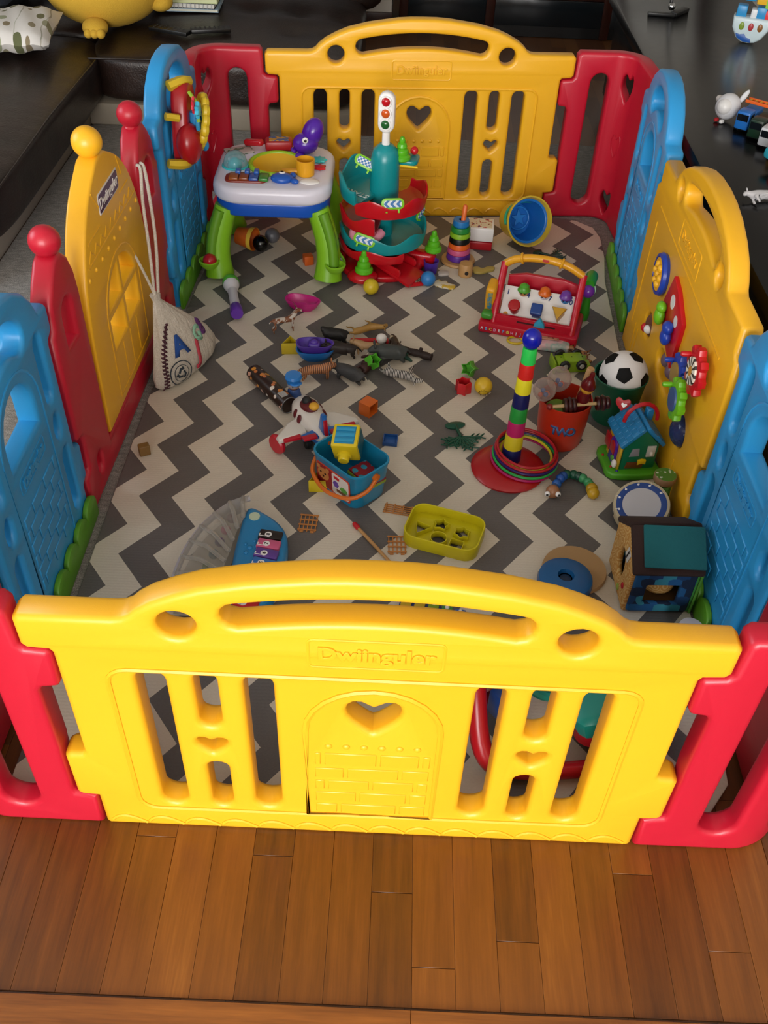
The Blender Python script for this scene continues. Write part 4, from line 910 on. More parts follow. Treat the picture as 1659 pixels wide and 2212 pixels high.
hollow_block('toy_block', 'yellow triangular block left of the stacked boats', tri, .035, '#B5A01C', (-.277, 1.425, MZ), (0, 0, 5), .8)
hollow_block('toy_block', 'yellow triangular block beside the blue basket', [(.021, -.016), (0, .022), (-.021, -.016)], .035, '#C9B21A', (-.155, .862, MZ), (0, 0, 2), .86)
hollow_block('toy_block', 'bright green star block on the heap of toy animals', star(0, 0, .021, .0125, 5), .03, '#55B52E', (-.055, 1.353, MZ + .022), (35, 30, 20), .84)
hollow_block('toy_block', 'green star block behind the red and yellow blocks', star(0, 0, .022, .013, 5), .032, '#56AE30', (.222, 1.352, MZ + .02), (62, 0, -30), .84)
hollow_block('toy_block', 'red star block next to the yellow ball shaped block', star(0, 0, .022, .016, 6), .034, '#BE1A24', (.198, 1.272, MZ), (0, 0, 10), .84)
hollow_block('toy_block', 'orange cube block lying on the mat', [(-.018, -.018), (.018, -.018), (.018, .018), (-.018, .018)], .036, '#D2651C', (-.065, 1.172, MZ + .018), (0, 90, -35), .86)
t = hollow_block('toy_block', 'flat blue square block on the mat', [(-.018, -.018), (.018, -.018), (.018, .018), (-.018, .018)], .012, '#1A4E92', (.01, 1.045, MZ), (0, 0, -4), .86)
t = thing('toy_block', 'round yellow block with sunburst slots beside the red block', 'shape block', (.25, 1.268, MZ + .024), 0, 'shape sorter blocks', rot=(25, 0, 0))
add('round_body', ball(.024, .024, .023, 22, 14), mat('#D3AE24', .35), t)
for i in range(12):
    a = 2 * math.pi * i / 12; add('slot_mark', box(.007, .0012, .001), mat('#3A3014', .6), t, (.011 * math.cos(a), -.0208 + .002, .0), (0, -math.degrees(a), 0)).location = (.0105 * math.cos(a), -.0213, .0105 * math.sin(a))
t = thing('candy_dispenser', 'red stick candy dispenser with plain white head', 'candy dispenser', (-.068, 1.482, MZ + .002), 5)
add('stem', box(.075, .016, .013, .003, z0=True), mat('#B81E28', .35), t, (-.008, 0, 0)); add('head', ball(.016, .017, .014), WHT, t, (.042, 0, .014)); add('cap', box(.008, .018, .012, .003, z0=True), mat('#B81E28', .35), t, (.058, 0, 0))
tag(add('toy_log', join([tube(spline([(-.055, .012, .011), (-.02, .004, .012), (.02, -.004, .011), (.055, -.014, .011)], 4), [.0105 + .0012 * math.sin(i * 2.1) for i in range(13)], 10), tube([(.02, -.004, .014), (.024, 0, .028)], [.006, .005], 8)]), mat('#241410', .6, .5, 120), None, (.062, 1.432, MZ), (0, 0, -8)), 'dark brown toy log lying right of the animals', 'toy log')
q = NT('sweets_can', .35); co = q.coords('Object'); vo = q.n('TexVoronoi'); vo.inputs['Scale'].default_value = 55; q.l(co, vo.inputs['Vector']); hs = q.sep(vo.outputs['Color'])
q.col(q.mix(q.math('MULTIPLY', q.math('LESS_THAN', vo.outputs['Distance'], .38), q.math('GREATER_THAN', hs[0], .35)), lin('#24140F'), q.ramp(hs[1], [(0, '#C98A2A'), (.5, '#B9683A'), (.85, '#D6CFC4')])))
t = thing('sweets_can', 'dark brown printed cylinder tin lying behind the airplane', 'tin', (-.305, 1.213, MZ + .025), rot=(90, 0, 38))
add('can_body', lathe([(0, -.088), (.0225, -.088), (.023, -.085), (.023, .085), (.0225, .088), (0, .088)], 24), q.m, t); add('barcode', box(.018, .001, .022), stripes('barcode', '#D8D8D6', '#202020', 140, 0, .5), t, (-.004, .0228, .065)); add('end_rim', torus(.0225, .0015, 24, 6), mat('#8A8C90', .3, metal=.9), t, (0, 0, .088))
t = thing('pilot_figure', 'toy pilot figure with blue cap behind the airplane', 'toy figure', (-.245, 1.205, MZ), 20)
add('body', lathe([(0, 0), (.018, 0), (.02, .01), (.016, .03), (.012, .036)], 18), mat('#3A5A9A', .4), t); add('head', ball(.016), mat('#C08A68', .5), t, (0, 0, .048)); add('hair', lathe([(.0165, .045), (.0172, .052), (.014, .058)], 18), mat('#8A8C94', .5), t); add('cap', lathe([(.0175, .054), (.019, .062), (.0225, .07), (.02, .077), (0, .079)], 20), mat('#2A78C4', .35), t); add('cap_peak', ball(.016, .012, .003), mat('#2A78C4', .35), t, (.003, -.014, .058))
for s in (-1, 1): add('eye', ball(.0022, .002, .003, 8, 6), BLK, t, (s * .006, -.0145, .05))

# airplane
PWH = mat('#D5D2CC', .3); PRD = mat('#B5142A', .3); PBL = mat('#2468B8', .3)
t = thing('toy_airplane', 'white toy airplane with red and blue trim and two passengers', 'toy airplane', (-.182, 1.045, MZ), 116)   # nose to +x
prof = [(0, -.085), (.012, -.082), (.02, -.06), (.031, -.02), (.037, .02), (.036, .05), (.027, .075), (.012, .088), (0, .09)]
f = lathe(prof, 24); f.transform(TR(0, 0, .058, ry=90)); f.transform(Matrix.Diagonal((1, 1, .95, 1))); add('fuselage', f, PWH, t)
f2 = lathe([(0, -.08), (.014, -.07), (.024, -.03), (.028, .02), (.02, .05), (0, .06)], 20); f2.transform(TR(-.005, 0, .042, ry=90)); add('belly', f2, PBL, t)
add('cockpit_opening', ball(.032, .022, .012), mat('#5A0C16', .5), t, (.022, 0, .087), (0, 8, 0))
p1 = add('passenger_head', ball(.012), mat('#0E1014', .6), t, (.028, .004, .098)); p2 = add('passenger_head', ball(.0125, .0125, .009), mat('#D6A02A', .5), t, (.0, -.004, .098))
for s in (-1, 1):
    w = [(.03, .02), (.012, .062), (-.03, .105), (-.046, .104), (-.04, .03)]
    add('wing', plate([[(x, s * y) for x, y in w]], .014, .005, 2), PWH, t, (.0, 0, .052)); add('wing_flap', box(.018, .045, .008, .002), PRD, t, (-.043, s * .07, .054), (0, 0, s * -2))
    tw = [(-.055, .012), (-.066, .05), (-.085, .052), (-.088, .012)]; add('tailplane', plate([[(x, s * y) for x, y in tw]], .01, .004, 1), PBL, t, (.012, 0, .062)); add('tail_flap', box(.018, .035, .006, .002), PRD, t, (-.072, s * .035, .067))
    for x in (.03, .005): add('side_window', ball(.009, .004, .012, 12, 8), mat('#5A0C16', .4), t, (x, s * .0335, .066), (s * 20, 0, 0))
add('tail_fin', plate([[(-.05, .0), (-.066, .05), (-.08, .054), (-.086, .0)]], .012, .004, 2, wall=True), PBL, t, (0, 0, .074)); add('rudder', plate([[(-.084, .004), (-.077, .04), (-.087, .042), (-.095, .004)]], .009, .002, 1, wall=True), PRD, t, (0, 0, .074))
whl = lathe([(0, -.008), (.012, -.008), (.0145, -.005), (.0145, .005), (.012, .008), (0, .008)], 18); whl.transform(TR(rx=90))
for x, y, m_, s in ((.06, 0, BLK, .9), (-.03, .025, BLK, 1.0), (-.03, -.025, BLK, 1.0)): w = add('wheel', whl.copy(), m_, t, (x, y, .0145 * s), (0, 0, 0), s); add('strut', tube([(0, 0, 0), (-.002, -y * .4, .03)], .004), PBL, w)
w = lathe([(0, -.008), (.022, -.008), (.026, -.003), (.026, .003), (.022, .008), (0, .008)], 22); w.transform(TR(rx=90)); add('propeller_wheel', w, PRD, t, (-.02, .10, .028), (0, 0, 20))

# basket with blocks
BSK = mat('#1583AE', .35)
t = thing('toy_basket', 'blue toy basket with orange handle and animal label', 'basket', (-.078, .868, MZ), -44)
bo = lambda k: rrect(-.08 * k, -.058 * k, .08 * k, .058 * k, .03 * k, 6)
bm = bmesh.new(); rs = [[bm.verts.new((x, y, z)) for x, y in bo(k)] for k, z in ((.84, 0), (.88, .006), (1.0, .098), (1.025, .10), (1.02, .104), (.965, .104), (.85, .01), (.4, .008))]
for a, b in zip(rs, rs[1:]):
    for i in range(len(a)): j = (i + 1) % len(a); bm.faces.new((a[i], a[j], b[j], b[i]))
bm.faces.new(rs[0][::-1]); bm.faces.new(rs[-1]); add('basket_body', bm_mesh(bm), BSK, t)
tilt = math.degrees(math.atan2(.006, .098))
lb = add('label', plate([rrect(-.056, -.034, .056, .034, .008)], .0012, .0003, 1, wall=True), mat('#C2381E', .4), t, (.0, -.0553, .05), (3.2, 0, 0))
add('label_print', plate([rrect(-.003, -.030, .052, .03, .006)], .0008, 0, 1, wall=True), mat('#D6D2CC', .45), lb, (0, -.0009, 0)); add('label_print', plate([rrect(-.053, -.031, -.004, .031, .006)], .0008, 0, 1, wall=True), mat('#8E1A20', .45), lb, (0, -.0008, 0))
add('bear_face', join([plate([circ(-.032, .006, .019, 18, .017)], .0008, 0, 1, wall=True), plate([circ(-.048, .022, .006, 12)], .0008, 0, 1, wall=True), plate([circ(-.018, .024, .006, 12)], .0008, 0, 1, wall=True)]), mat('#B5793F', .5), lb, (0, -.0016, 0))
add('bear_eye', join([plate([circ(-.040, .009, .003, 10)], .0006, 0, 1, wall=True), plate([circ(-.025, .009, .003, 10)], .0006, 0, 1, wall=True), plate([circ(-.032, .0, .003, 10)], .0006, 0, 1, wall=True)]), mat('#2A1208', .5), lb, (0, -.0023, 0))
add('brand_mark', plate([rrect(.004, .016, .022, .024, .001)], .0006, 0, 1, wall=True), mat('#C21A26', .4), lb, (0, -.0016, 0)); add('hexagon', plate([circ(.01, .0, .01, 6)], .0006, 0, 1, wall=True), mat('#5A3A9A', .4), lb, (0, -.0016, 0)); add('frog', plate([circ(.036, -.004, .012, 16, .008)], .0006, 0, 1, wall=True), mat('#4F9A34', .4), lb, (0, -.0016, 0)); add('brown_strip', plate([rrect(.012, -.02, .044, -.012, .002)], .0006, 0, 1, wall=True), mat('#7A4A24', .4), lb, (0, -.0017, 0))
hp = spline([(-.083, 0, .082), (-.085, -.03, .062), (-.062, -.064, .045), (0, -.078, .036), (.062, -.064, .045), (.085, -.03, .062), (.083, 0, .082)], 5)
add('handle', tube(hp, .005, 8), mat('#CF6A1E', .35), t)
for s in (-1, 1): add('handle_pivot', lathe([(0, -.005), (.009, -.005), (.009, .005), (0, .006)], 16), mat('#CF6A1E', .35), t, (s * .081, 0, .084), (0, 90, 0))
t = thing('toy_cube', 'yellow activity cube with blue slotted face resting in the basket', 'toy block', (-.088, .885, MZ + .122), rot=(20, -6, -8))
add('cube_body', box(.062, .062, .062, .006, 2), mat('#DCC21C', .35), t); f = add('blue_face', box(.046, .046, .003, .001), mat('#1C84B0', .4), t, (0, 0, .0305)); 
for i in (-1, 0, 1): add('slat', box(.044, .009, .003, .001), mat('#2A96C4', .35), f, (0, i * .0145, .002))
add('side_face', box(.003, .05, .05, .001), mat('#155E6E', .5), t, (.0305, 0, 0)); add('knob', lathe([(.017, 0), (.017, .004), (.013, .006), (.013, .016), (.011, .018), (0, .018)], 22), mat('#DCC21C', .35), t, (-.003, -.031, -.004), (90, 0, 0))
q = NT('red_dots', .5); vo = q.n('TexVoronoi'); vo.inputs['Scale'].default_value = 45; vo.inputs['Randomness'].default_value = .5; q.l(q.coords('Object'), vo.inputs['Vector']); q.col(q.mix(q.math('LESS_THAN', vo.outputs['Distance'], .33), lin('#8E1420'), lin('#2C8CA8')))
t = thing('board_book', 'red dotted board book lying inside the blue basket', 'book', (-.04, .848, MZ + .062), rot=(-6, 8, -44)); add('cover', box(.07, .055, .006, .001), q.m, t); add('pages', box(.072, .057, .008, .001), mat('#8FA52E', .6), t, (0, 0, -.007))

# fence pieces, mallet
FEN = mat('#B97A3E', .5)
def fence(label, loc, rz, w=.036, l=.055):
    t = thing('toy_fence', label, 'toy fence', loc, rz, 'tan plastic fence sections')
    for i in range(5): add('fence_picket', box(.0025, l, .002), FEN, t, (-w / 2 + i * w / 4, 0, .0015))
    for i in range(4): add('fence_rail', box(w + .006, .003, .0022), FEN, t, (0, -l / 2 + .004 + i * (l - .008) / 3, .0035))
    for i in (-1, 1): add('fence_foot', box(.008, .004, .003), FEN, t, (i * w / 3, -l / 2 - .001, .0018))
fence('tan toy fence section alone left of the mallet', (-.167, .74, MZ), -3)
fence('tan toy fence section behind the yellow shape tray', (.035, .796, MZ), 80, .026, .068); fence('tan toy fence section between mallet and yellow shape tray', (.034, .683, MZ), 2)
t = thing('drum_mallet', 'wooden drum mallet with red tip on the mat', 'mallet', (-.06, .735, MZ + .0055), -54); add('stick', lathe([(.0035, 0), (.0042, .06), (.0032, .14), (0, .141)], 12), WOODL, t, (0, 0, 0), (0, 90, 0)); add('red_tip', lathe([(.0042, -.01), (.0058, -.006), (.006, .006), (.0045, .012)], 14), mat('#B5141E', .4), t, (.002, 0, 0), (0, 90, 0))
# yellow shape sorter lid
SYL = mat('#C9BE14', .38)
t = thing('shape_tray', 'yellow shape sorter lid with star, round and square holes', 'shape sorter', (.138, .715, MZ), -17)
ol = rrect(-.085, -.058, .085, .058, .03, 6); hs_ = [('star', star(-.012, .018, .018, .011, 5)), ('hex', star(.038, .008, .018, .013, 6)), ('tri', [(-.066, .008), (-.03, .0), (-.055, -.028)]), ('round', circ(-.006, -.026, .017, 20)), ('square', rrect(.022, -.046, .05, -.02, .002, 2))]
add('tray_floor', plate([ol] + [h for _, h in hs_], .003, .0006, 1), SYL, t, (0, 0, .008)); add('tray_wall', plate([ol, rrect(-.0815, -.0545, .0815, .0545, .0275, 6)], .034, .0012, 1), SYL, t, (0, 0, .017))
for n_, h in hs_:
    cx = sum(p[0] for p in h) / len(h); cy = sum(p[1] for p in h) / len(h); add('hole_collar', plate([[(cx + (x - cx) * 1.13, cy + (y - cy) * 1.13) for x, y in h], h], .016, .0006, 1), SYL, t, (0, 0, .014))
# toy piano with clear tray
PBO = mat('#1C7CB4', .32)
t = thing('toy_piano', 'blue toy piano with numbered keys and clear ribbed tray behind near panel', 'toy piano', (-.30, .62, MZ), 0)
body = spline([(.0, .185), (.045, .17), (.085, .13), (.10, .08), (.095, -.02), (.06, -.11), (0, -.15), (-.05, -.15), (-.03, -.08), (-.012, 0), (-.01, .08)], 5, True)
add('piano_body', plate([list(body)], .05, .012, 2), PBO, t, (.0, -.075, .026))
kc = ['#1C0F0C', '#C2567E', '#5A3A8C', '#2E6EB8', '#2E8A4A', '#C9A81E', '#D2651C', '#B5141E']
for i in range(8):
    y = .095 - i * .028; k = add('piano_key', box(.05, .026, .012, .003), mat(kc[i], .3), t, (.062 - .0009 * i * i * .6, y - .075, .054), (0, 0, -i * 1.5 - 8))
    n_ = add('note_print', join([plate([circ(0, 0, .0075, 14)], .0006), (box(.0016, .016, .0006), TR(-.006, .01, 0)), (box(.007, .002, .0006), TR(-.003, .018, 0))]), WHT, k, (-.004, -.002, .0063), (0, 0, 90)); add('key_number', text(str(8 - i), .011, .0003, bold=.0003), BLK, n_, (0, 0, .0006), angle=0)
add('speaker_button', lathe([(0, 0), (.012, 0), (.012, .003), (0, .003)], 18), mat('#B9C8AE', .4), t, (.02, .08, .051)); add('power_button', ball(.013, .011, .005), mat('#BBAE1E', .35), t, (-.002, -.095, .052))
for x, y, r in ((.03, .07, .004), (.022, .05, .006), (.012, .06, .004), (.016, .035, .005), (.036, .055, .005)): add('bump', ball(r, r, r * .5, 10, 6), PBO, t, (x, y - .065, .052))
CLR = glassy('#C8C4BC', .22)
arc = spline([(.0, .165), (-.04, .14), (-.085, .075), (-.11, .0), (-.12, -.08), (-.115, -.15)], 5)
inn = spline([(-.0, .11), (-.012, .06), (-.018, 0), (-.025, -.05), (-.035, -.10), (-.05, -.15)], 5)
bm = bmesh.new(); ra = []
for (ax, ay), (bx, by) in zip(arc, inn):
    ra.append([bm.verts.new(p) for p in ((ax, ay, .055), (ax * .98, ay * .98, .07), (bx * .5 + ax * .5, by * .5 + ay * .5, .075), (bx, by, .06))])
for a, b in zip(ra, ra[1:]):
    for k in range(3): bm.faces.new((a[k], b[k], b[k + 1], a[k + 1]))
add('clear_tray', bm_mesh(bm), CLR, t, (0, -.02, -.012)); add('tray_rim', tube([(x, y, .058) for x, y in arc], .007, 8), mat('#B9B8C0', .25), t, (0, -.02, -.012))
for i in range(2, len(arc), 3):
    a, b = arc[i], inn[i]; add('tray_rib', tube([(a[0], a[1], .066), ((a[0] + b[0]) / 2, (a[1] + b[1]) / 2, .08), (b[0], b[1], .066)], .005, 8), CLR, t, (0, -.02, -.012))
for i, c in enumerate(('#5A1430', '#B83A6A', '#4A3068', '#1C5A6A', '#5A7A2A', '#B08A1E')): add('tray_bead', ball(.011), mat(c, .3), t, (-.03 - .007 * i, .075 - i * .037, .048))
add('tray_floor', plate([[p for p in arc] + [p for p in inn[::-1]]], .004, 0, 1), mat('#A8A294', .5), t, (0, -.02, .006))
# ------------------------------------------------------------------ ring toss
t = thing('ring_toss', 'ring toss post of striped segments on a red dome base', 'ring toss', (.302, .972, MZ), rot=(0, 0, 0))
RTR = mat('#A30F16', .28)
add('base', lathe([(0, 0), (.088, 0), (.09, .006), (.082, .014), (.06, .02), (.05, .021), (.03, .024), (0, .025)], 40), RTR, t, (-.005, -.012, 0))
z = .022; r = .0235
for i, c in enumerate(('#0A1250', '#C9B71E', '#B0145C', '#1E8A34', '#0A1050', '#DCD01E', '#C81E18', '#27C04E')):
    h = .0405; add('segment', lathe([(r * .9, 0), (r, .001), (r * .945, h - .002), (r * .9, h), (0, h)], 26), mat(c, .4), t, (.0006 * i, 0, z)); z += h * .985; r *= .953
add('top_ball', ball(.0215, .0215, .025, 22, 14), mat('#0A169A', .18), t, (.005, 0, z + .021))
for i, (R, x, y, zz, tx, ty, c) in enumerate(((.078, .03, .0, .024, 2, 5, '#A8145A'), (.078, .034, .002, .0310, 2, 5, '#1E9A44'), (.077, .036, .006, .038, 2, 5, '#2A1060'), (.075, .036, .006, .045, 2, 5, '#A81420'), (.071, .035, .008, .052, 2, 5, '#A81420'), (.063, .036, .01, .034, 2, 5, '#C9B71E'))):
    tag(add('toss_ring', torus(R, .0034, 44, 8), mat(c, .35), None, (.302 + x, .972 + y, MZ + zz), (tx, ty, 0)), ('magenta', 'green', 'dark purple', 'larger upper red', 'smaller upper red', 'innermost yellow')[i] + ' toss ring lying around the striped post', 'ring', 'toss rings around the post')
# caterpillar
t = thing('wooden_caterpillar', 'wooden bead caterpillar with googly eyes in blue, green and yellow', 'wooden toy', (.44, .905, MZ), 0)
pts = spline([(-.045, -.035, .014), (-.033, -.008, .014), (-.018, .018, .014), (.0, .03, .014), (.022, .024, .014), (.04, .008, .014), (.048, -.014, .014), (.05, -.035, .014)], 4)
cols = ['#9A6A48', '#2A5A8C', '#1E5AA8', '#1C4E9C', '#1E4A8C', '#0F4A34', '#0F4A34', '#0E4030', '#3A8A56', '#3A8A56', '#3E8A4A', '#B08A18', '#BC9418']
for i, c in enumerate(cols):
    p = pts[int(i * (len(pts) - 1) / (len(cols) - 1))]; r = .0165 if i == 0 else (.0145 if i > 10 else .0115); add('head' if i == 0 else 'bead', ball(r, r, r, 16, 10), mat(c, .35), t, p)
for s in (-1, 1): e = add('eye', ball(.0065), WHT, t, (-.047 + s * .0125, -.049, .018)); add('pupil', ball(.003), BLK, e, (s * .001, -.005, .001))

# ------------------------------------------------------------------ workbench toy
t = thing('toy_workbench', 'red and white toy workbench with yellow handle and shape pegs', 'toy workbench', (.405, 1.605, MZ), -15)
BR = mat('#B5122A', .28); BY = mat('#D79A1C', .3)
add('base', box(.285, .15, .035, .008, 2, True), BR, t)
add('back_board', plate([[(-.10, 0), (.115, 0), (.115, .115), (.06, .128), (-.05, .128), (-.10, .115)]], .015, .004, 2, wall=True), BR, t, (.01, .045, .01), (-8, 0, 0))
pan = add('white_panel', box(.205, .095, .012, .003), WHT, t, (.012, -.01, .075), (48, 0, 0)); add('front_board', box(.215, .012, .04, .003, z0=True), BR, t, (.012, -.055, .02)); add('slot_groove', box(.11, .002, .004), mat('#3A060C', .6), t, (.02, -.062, .048))
add('slider', plate([[(-.016, 0), (.016, 0), (.014, .012), (.0, .03), (-.014, .012)]], .014, .004, 1, wall=True), mat('#2F9AC0', .3), t, (.03, -.064, .045))
for s in (-1, 1): add('side_rail', tube(spline([(s * .112 + .01, -.06, .02), (s * .112 + .01, -.035, .075), (s * .112 + .01, .02, .15), (s * .112 + .01, .035, .175)], 4), [.0105] * 13, 10), BR, t)
hp = spline([(-.10, .033, .17), (-.075, .033, .188), (-.03, .033, .20), (.03, .033, .202), (.08, .033, .192), (.12, .033, .172)], 4); add('carry_handle', tube(hp, .011, 12), BY, t)
for i in (6, 14): p = hp[i]; add('handle_collar', torus(.0125, .004, 20, 8), BY, t, p, (0, 90 + (15 if i == 14 else -15), 0))
add('brand_mark', box(.018, .001, .007), mat('#B0281E', .4), t, (.012, .0215, .204), (-10, 0, 0))
for i, (hat, face) in enumerate((('#4A9A2C', '#B57A44'), ('#D2651C', '#CFCBD8'), ('#6A3A9A', '#2A78B8'))):
    x = -.045 + i * .06; h = add('peg_figure', ball(.014, .014, .016), mat(face, .4), t, (x + .01, .008, .108)); add('hat', lathe([(.0185, .002), (.019, .005), (.0155, .008), (.0135, .018), (.006, .024), (0, .0245)], 18), mat(hat, .3), h)
    for s in (-1, 1): add('eye', ball(.0026, .002, .003, 8, 6), BLK, h, (s * .005, -.0125, -.001))
for n_, sh, c, x in (('red_peg', circ(0, 0, .0175, 18), '#A30F16', -.05), ('blue_peg', rrect(-.0165, -.0165, .0165, .0165, .004), '#163E86', .014), ('yellow_peg', [(-.021, .016), (.021, .016), (0, -.02)], '#C09222', .076)):
    g = add(n_, plate([sh], .016, .004, 2), mat(c, .28), t, (x, -.045, .088), (40, 0, 0)); add('peg_base', plate([[(px * .74, py * .74) for px, py in sh]], .03, .002, 1), mat(c, .28), g, (0, -.002, -.02))
for x, s in ((-.078, '1'), (-.02, '4'), (.042, '7'), (.102, '0')): add('number_print', text(s, .02, .0004, bold=.0004), mat('#1E3A7A', .5), pan, (x - .012, .028, .0064), angle=0)
add('snail_print', plate([circ(-.085, -.035, .007, 12)], .0006), mat('#C98A2A', .5), pan, (0, 0, .0064))
ax = -.13
for i, ch in enumerate('ABCDEFGHIJKLM'): add('letter_print', text(ch, .012, .0004, wall=True, bold=.0004), mat(('#D6D2DA', '#6A9AD0', '#C9C24A', '#D08AB0')[i % 4], .5), t, (ax + i * .0125, -.0755, .016), angle=0)
dr = add('side_drum', box(.03, .06, .09, .01, 3), BY, t, (-.122, -.01, .085), (8, 0, 0)); add('drum_window', box(.014, .003, .055, .001), patches('beads', '#3A78A0', '#8A8A5A', 120, .5), dr, (0, -.03, .005)); add('green_key', box(.034, .03, .022, .008, 3), mat('#3A8A2A', .35), t, (-.122, -.05, .048))
t = thing('toy_hammer', 'green toy hammer with purple ball hanging on the workbench side', 'toy hammer', (.565, 1.66, MZ), -15)
add('handle', lathe([(0, 0), (.012, .002), (.016, .02), (.013, .045), (.010, .075), (.010, .1)], 18), mat('#2F8A22', .3), t, (0, 0, .0)); add('head', lathe([(0, -.03), (.016, -.03), (.018, -.024), (.0165, .02), (.013, .028), (0, .028)], 20), mat('#2F8A22', .3), t, (0, .012, .125), (90, 0, 0)); add('purple_ball', ball(.019), mat('#6A2A9A', .22), t, (0, -.018, .105)); add('collar', torus(.0185, .0025, 22, 6), mat('#8AB89A', .35), t, (0, -.012, .108), (60, 0, 0))
tag(add('toy_ring', torus(.022, .0035, 30, 8, 1.0, .8), mat('#C9AE22', .35), None, (.355, 1.528, MZ + .0035)), 'thin yellow plastic ring in front of the workbench toy', 'ring')
q = NT('pastel_print', .6); co = q.coords('Object'); q.col(q.ramp(q.noise(co, 28, 2), [(.25, '#C98AA0'), (.45, '#D0A8AC'), (.6, '#8AA8A0'), (.75, '#D8C4C0')])); 
t = thing('toy_purse', 'pink printed soft purse lying in front of the workbench', 'purse', (.455, 1.50, MZ), -10); add('pouch', cushion_mesh(.10, .045, .02, .01, .004, n=6), q.m, t, (0, 0, .011)); add('flap', box(.065, .038, .004, .002), patches('cookie_print', '#B5816A', '#6A3A30', 90, .62), t, (-.015, .018, .025), (-8, 0, 4))
t = thing('toy_car', 'lime green toy jeep lying upside down with its wheels up', 'toy car', (.497, 1.405, MZ), 8)
LIM = mat('#83A81C', .38); add('car_body', box(.085, .05, .03, .006, 2, True), LIM, t, (0, 0, .0)); add('cabin', box(.05, .045, .012, .003, z0=True), LIM, t, (.005, 0, .025)); add('tailboard', box(.005, .056, .034, .001, z0=True), LIM, t, (-.05, 0, 0)); add('bumper', box(.012, .05, .02, .003, z0=True), LIM, t, (.044, 0, .005))
w = lathe([(0, -.006), (.0125, -.006), (.0145, -.003), (.0145, .003), (.0125, .006), (0, .006)], 18); w.transform(TR(rx=90)); hb = lathe([(0, 0), (.007, 0), (.006, .002), (0, .003)], 14); hb.transform(TR(rx=90))
for x in (-.024, .022):
    for s in (-1, 1): k = add('wheel', w.copy(), mat('#16181A', .5), t, (x, s * .028, .027)); add('hub', hb.copy(), mat('#A8A8A4', .4), k, (0, s * .006, 0), (0, 0, 0 if s < 0 else 180))
for x in (-.03, 0, .03): add('screw', ball(.002, .002, .001, 8, 5), BLK, t, (x, .0, .0375))

# ------------------------------------------------------------------ buckets
t = thing('red_bucket', 'orange red plastic bucket lettered TWO full of rattles', 'bucket', (.432, 1.085, MZ), -4)
OR = mat('#B52A12', .38); add('bucket_body', lathe([(0, 0), (.05, 0), (.054, .006), (.060, .06), (.064, .13), (.0615, .13), (.056, .05), (.051, .006), (0, .005)], 40), OR, t)
for ch, a in (('T', -112), ('W', -93), ('O', -74)):
    me = text(ch, .031, .0016, wall=True, bold=.0012); rr = .0618; an = math.radians(a); add('letter', me, mat('#3A5A8C', .45), t, (rr * math.cos(an), rr * math.sin(an), .07), (-4, 0, a + 90), angle=0)
def rattle_ball(label, loc, r):
    t = thing('clear_rattle', label, 'rattle', loc, 0, 'clear rattle balls in the red bucket'); add('clear_shell', ball(r, r, r, 22, 14), glassy('#C9B5AC', .16), t); add('seam', torus(r, .0012, 30, 5), glassy('#C9B5AC', .4), t, (0, 0, 0), (60, 0, 20))
    for i in range(5): add('bead', ball(.006), mat(('#C8501E', '#2A5A9A')[i % 2], .4), t, (.009 * math.cos(i * 1.7), .009 * math.sin(i * 1.7), -r * .5 + .005 * (i % 2)))
rattle_ball('clear rattle ball with orange beads hanging over the bucket rim', (.372, 1.065, MZ + .165), .028); rattle_ball('clear rattle ball with blue and orange beads at the back of the bucket', (.415, 1.125, MZ + .155), .03)
MRN = mat('#5A0E12', .2); t = thing('person_rattle', 'maroon wooden rattle doll with pointed hat standing in the red bucket', 'rattle doll', (.452, 1.075, MZ + .006), rot=(6, 6, 0))
add('doll_body', lathe([(0, 0), (.016, 0), (.018, .06), (.0145, .13), (.017, .15), (.012, .168)], 20), MRN, t); add('face', ball(.0165), mat('#C08A2A', .35), t, (0, 0, .177)); add('hat', lathe([(.0175, .18), (.0185, .186), (.012, .2), (.006, .21), (.0065, .218), (.005, .223), (0, .224)], 20), MRN, t)
tag(add('wooden_stick', lathe([(0, 0), (.0095, 0), (.0095, .2), (.008, .202), (0, .202)], 16), mat('#B0885A', .5, .1), None, (.455, 1.105, MZ + .008), (2, 7, 0)), 'plain wooden rod standing in the red bucket', 'rod')
t = thing('dumbbell_rattle', 'dark red wooden dumbbell rattle lying across the bucket rim', 'rattle', (.452, 1.047, MZ + .137), rot=(0, -4, 6))
add('axle', tube([(-.065, 0, 0), (.07, 0, 0)], .0045, 10), mat('#B89A6A', .5), t)
for x, r_ in ((-.028, .019), (-.018, .021), (-.008, .019), (.05, .018), (.062, .02), (.073, .016)): k = lathe([(0, -.0042), (r_ * .9, -.0042), (r_, 0), (r_ * .9, .0042), (0, .0042)], 20); k.transform(TR(ry=90)); add('disc', k, mat('#330A0C', .3), t, (x, 0, 0))
add('end_bead', ball(.008), mat('#7A1E1C', .35), t, (-.066, 0, 0))
tag(add('toy_leaf', lathe([(0, 0), (.028, .002), (.03, .006), (.02, .01), (0, .011)], 18), mat('#5E7A1E', .45), None, (.41, 1.07, MZ + .10), (20, -15, 0)), 'green round piece inside the red bucket', 'toy piece')
t = thing('green_bucket', 'dark green plastic bucket holding the soccer ball', 'bucket', (.582, 1.195, MZ), 0); add('bucket_body', lathe([(0, 0), (.052, 0), (.055, .006), (.066, .125), (.069, .13), (.0645, .13), (.053, .008), (0, .006)], 40), mat('#0E5A3E', .4), t)
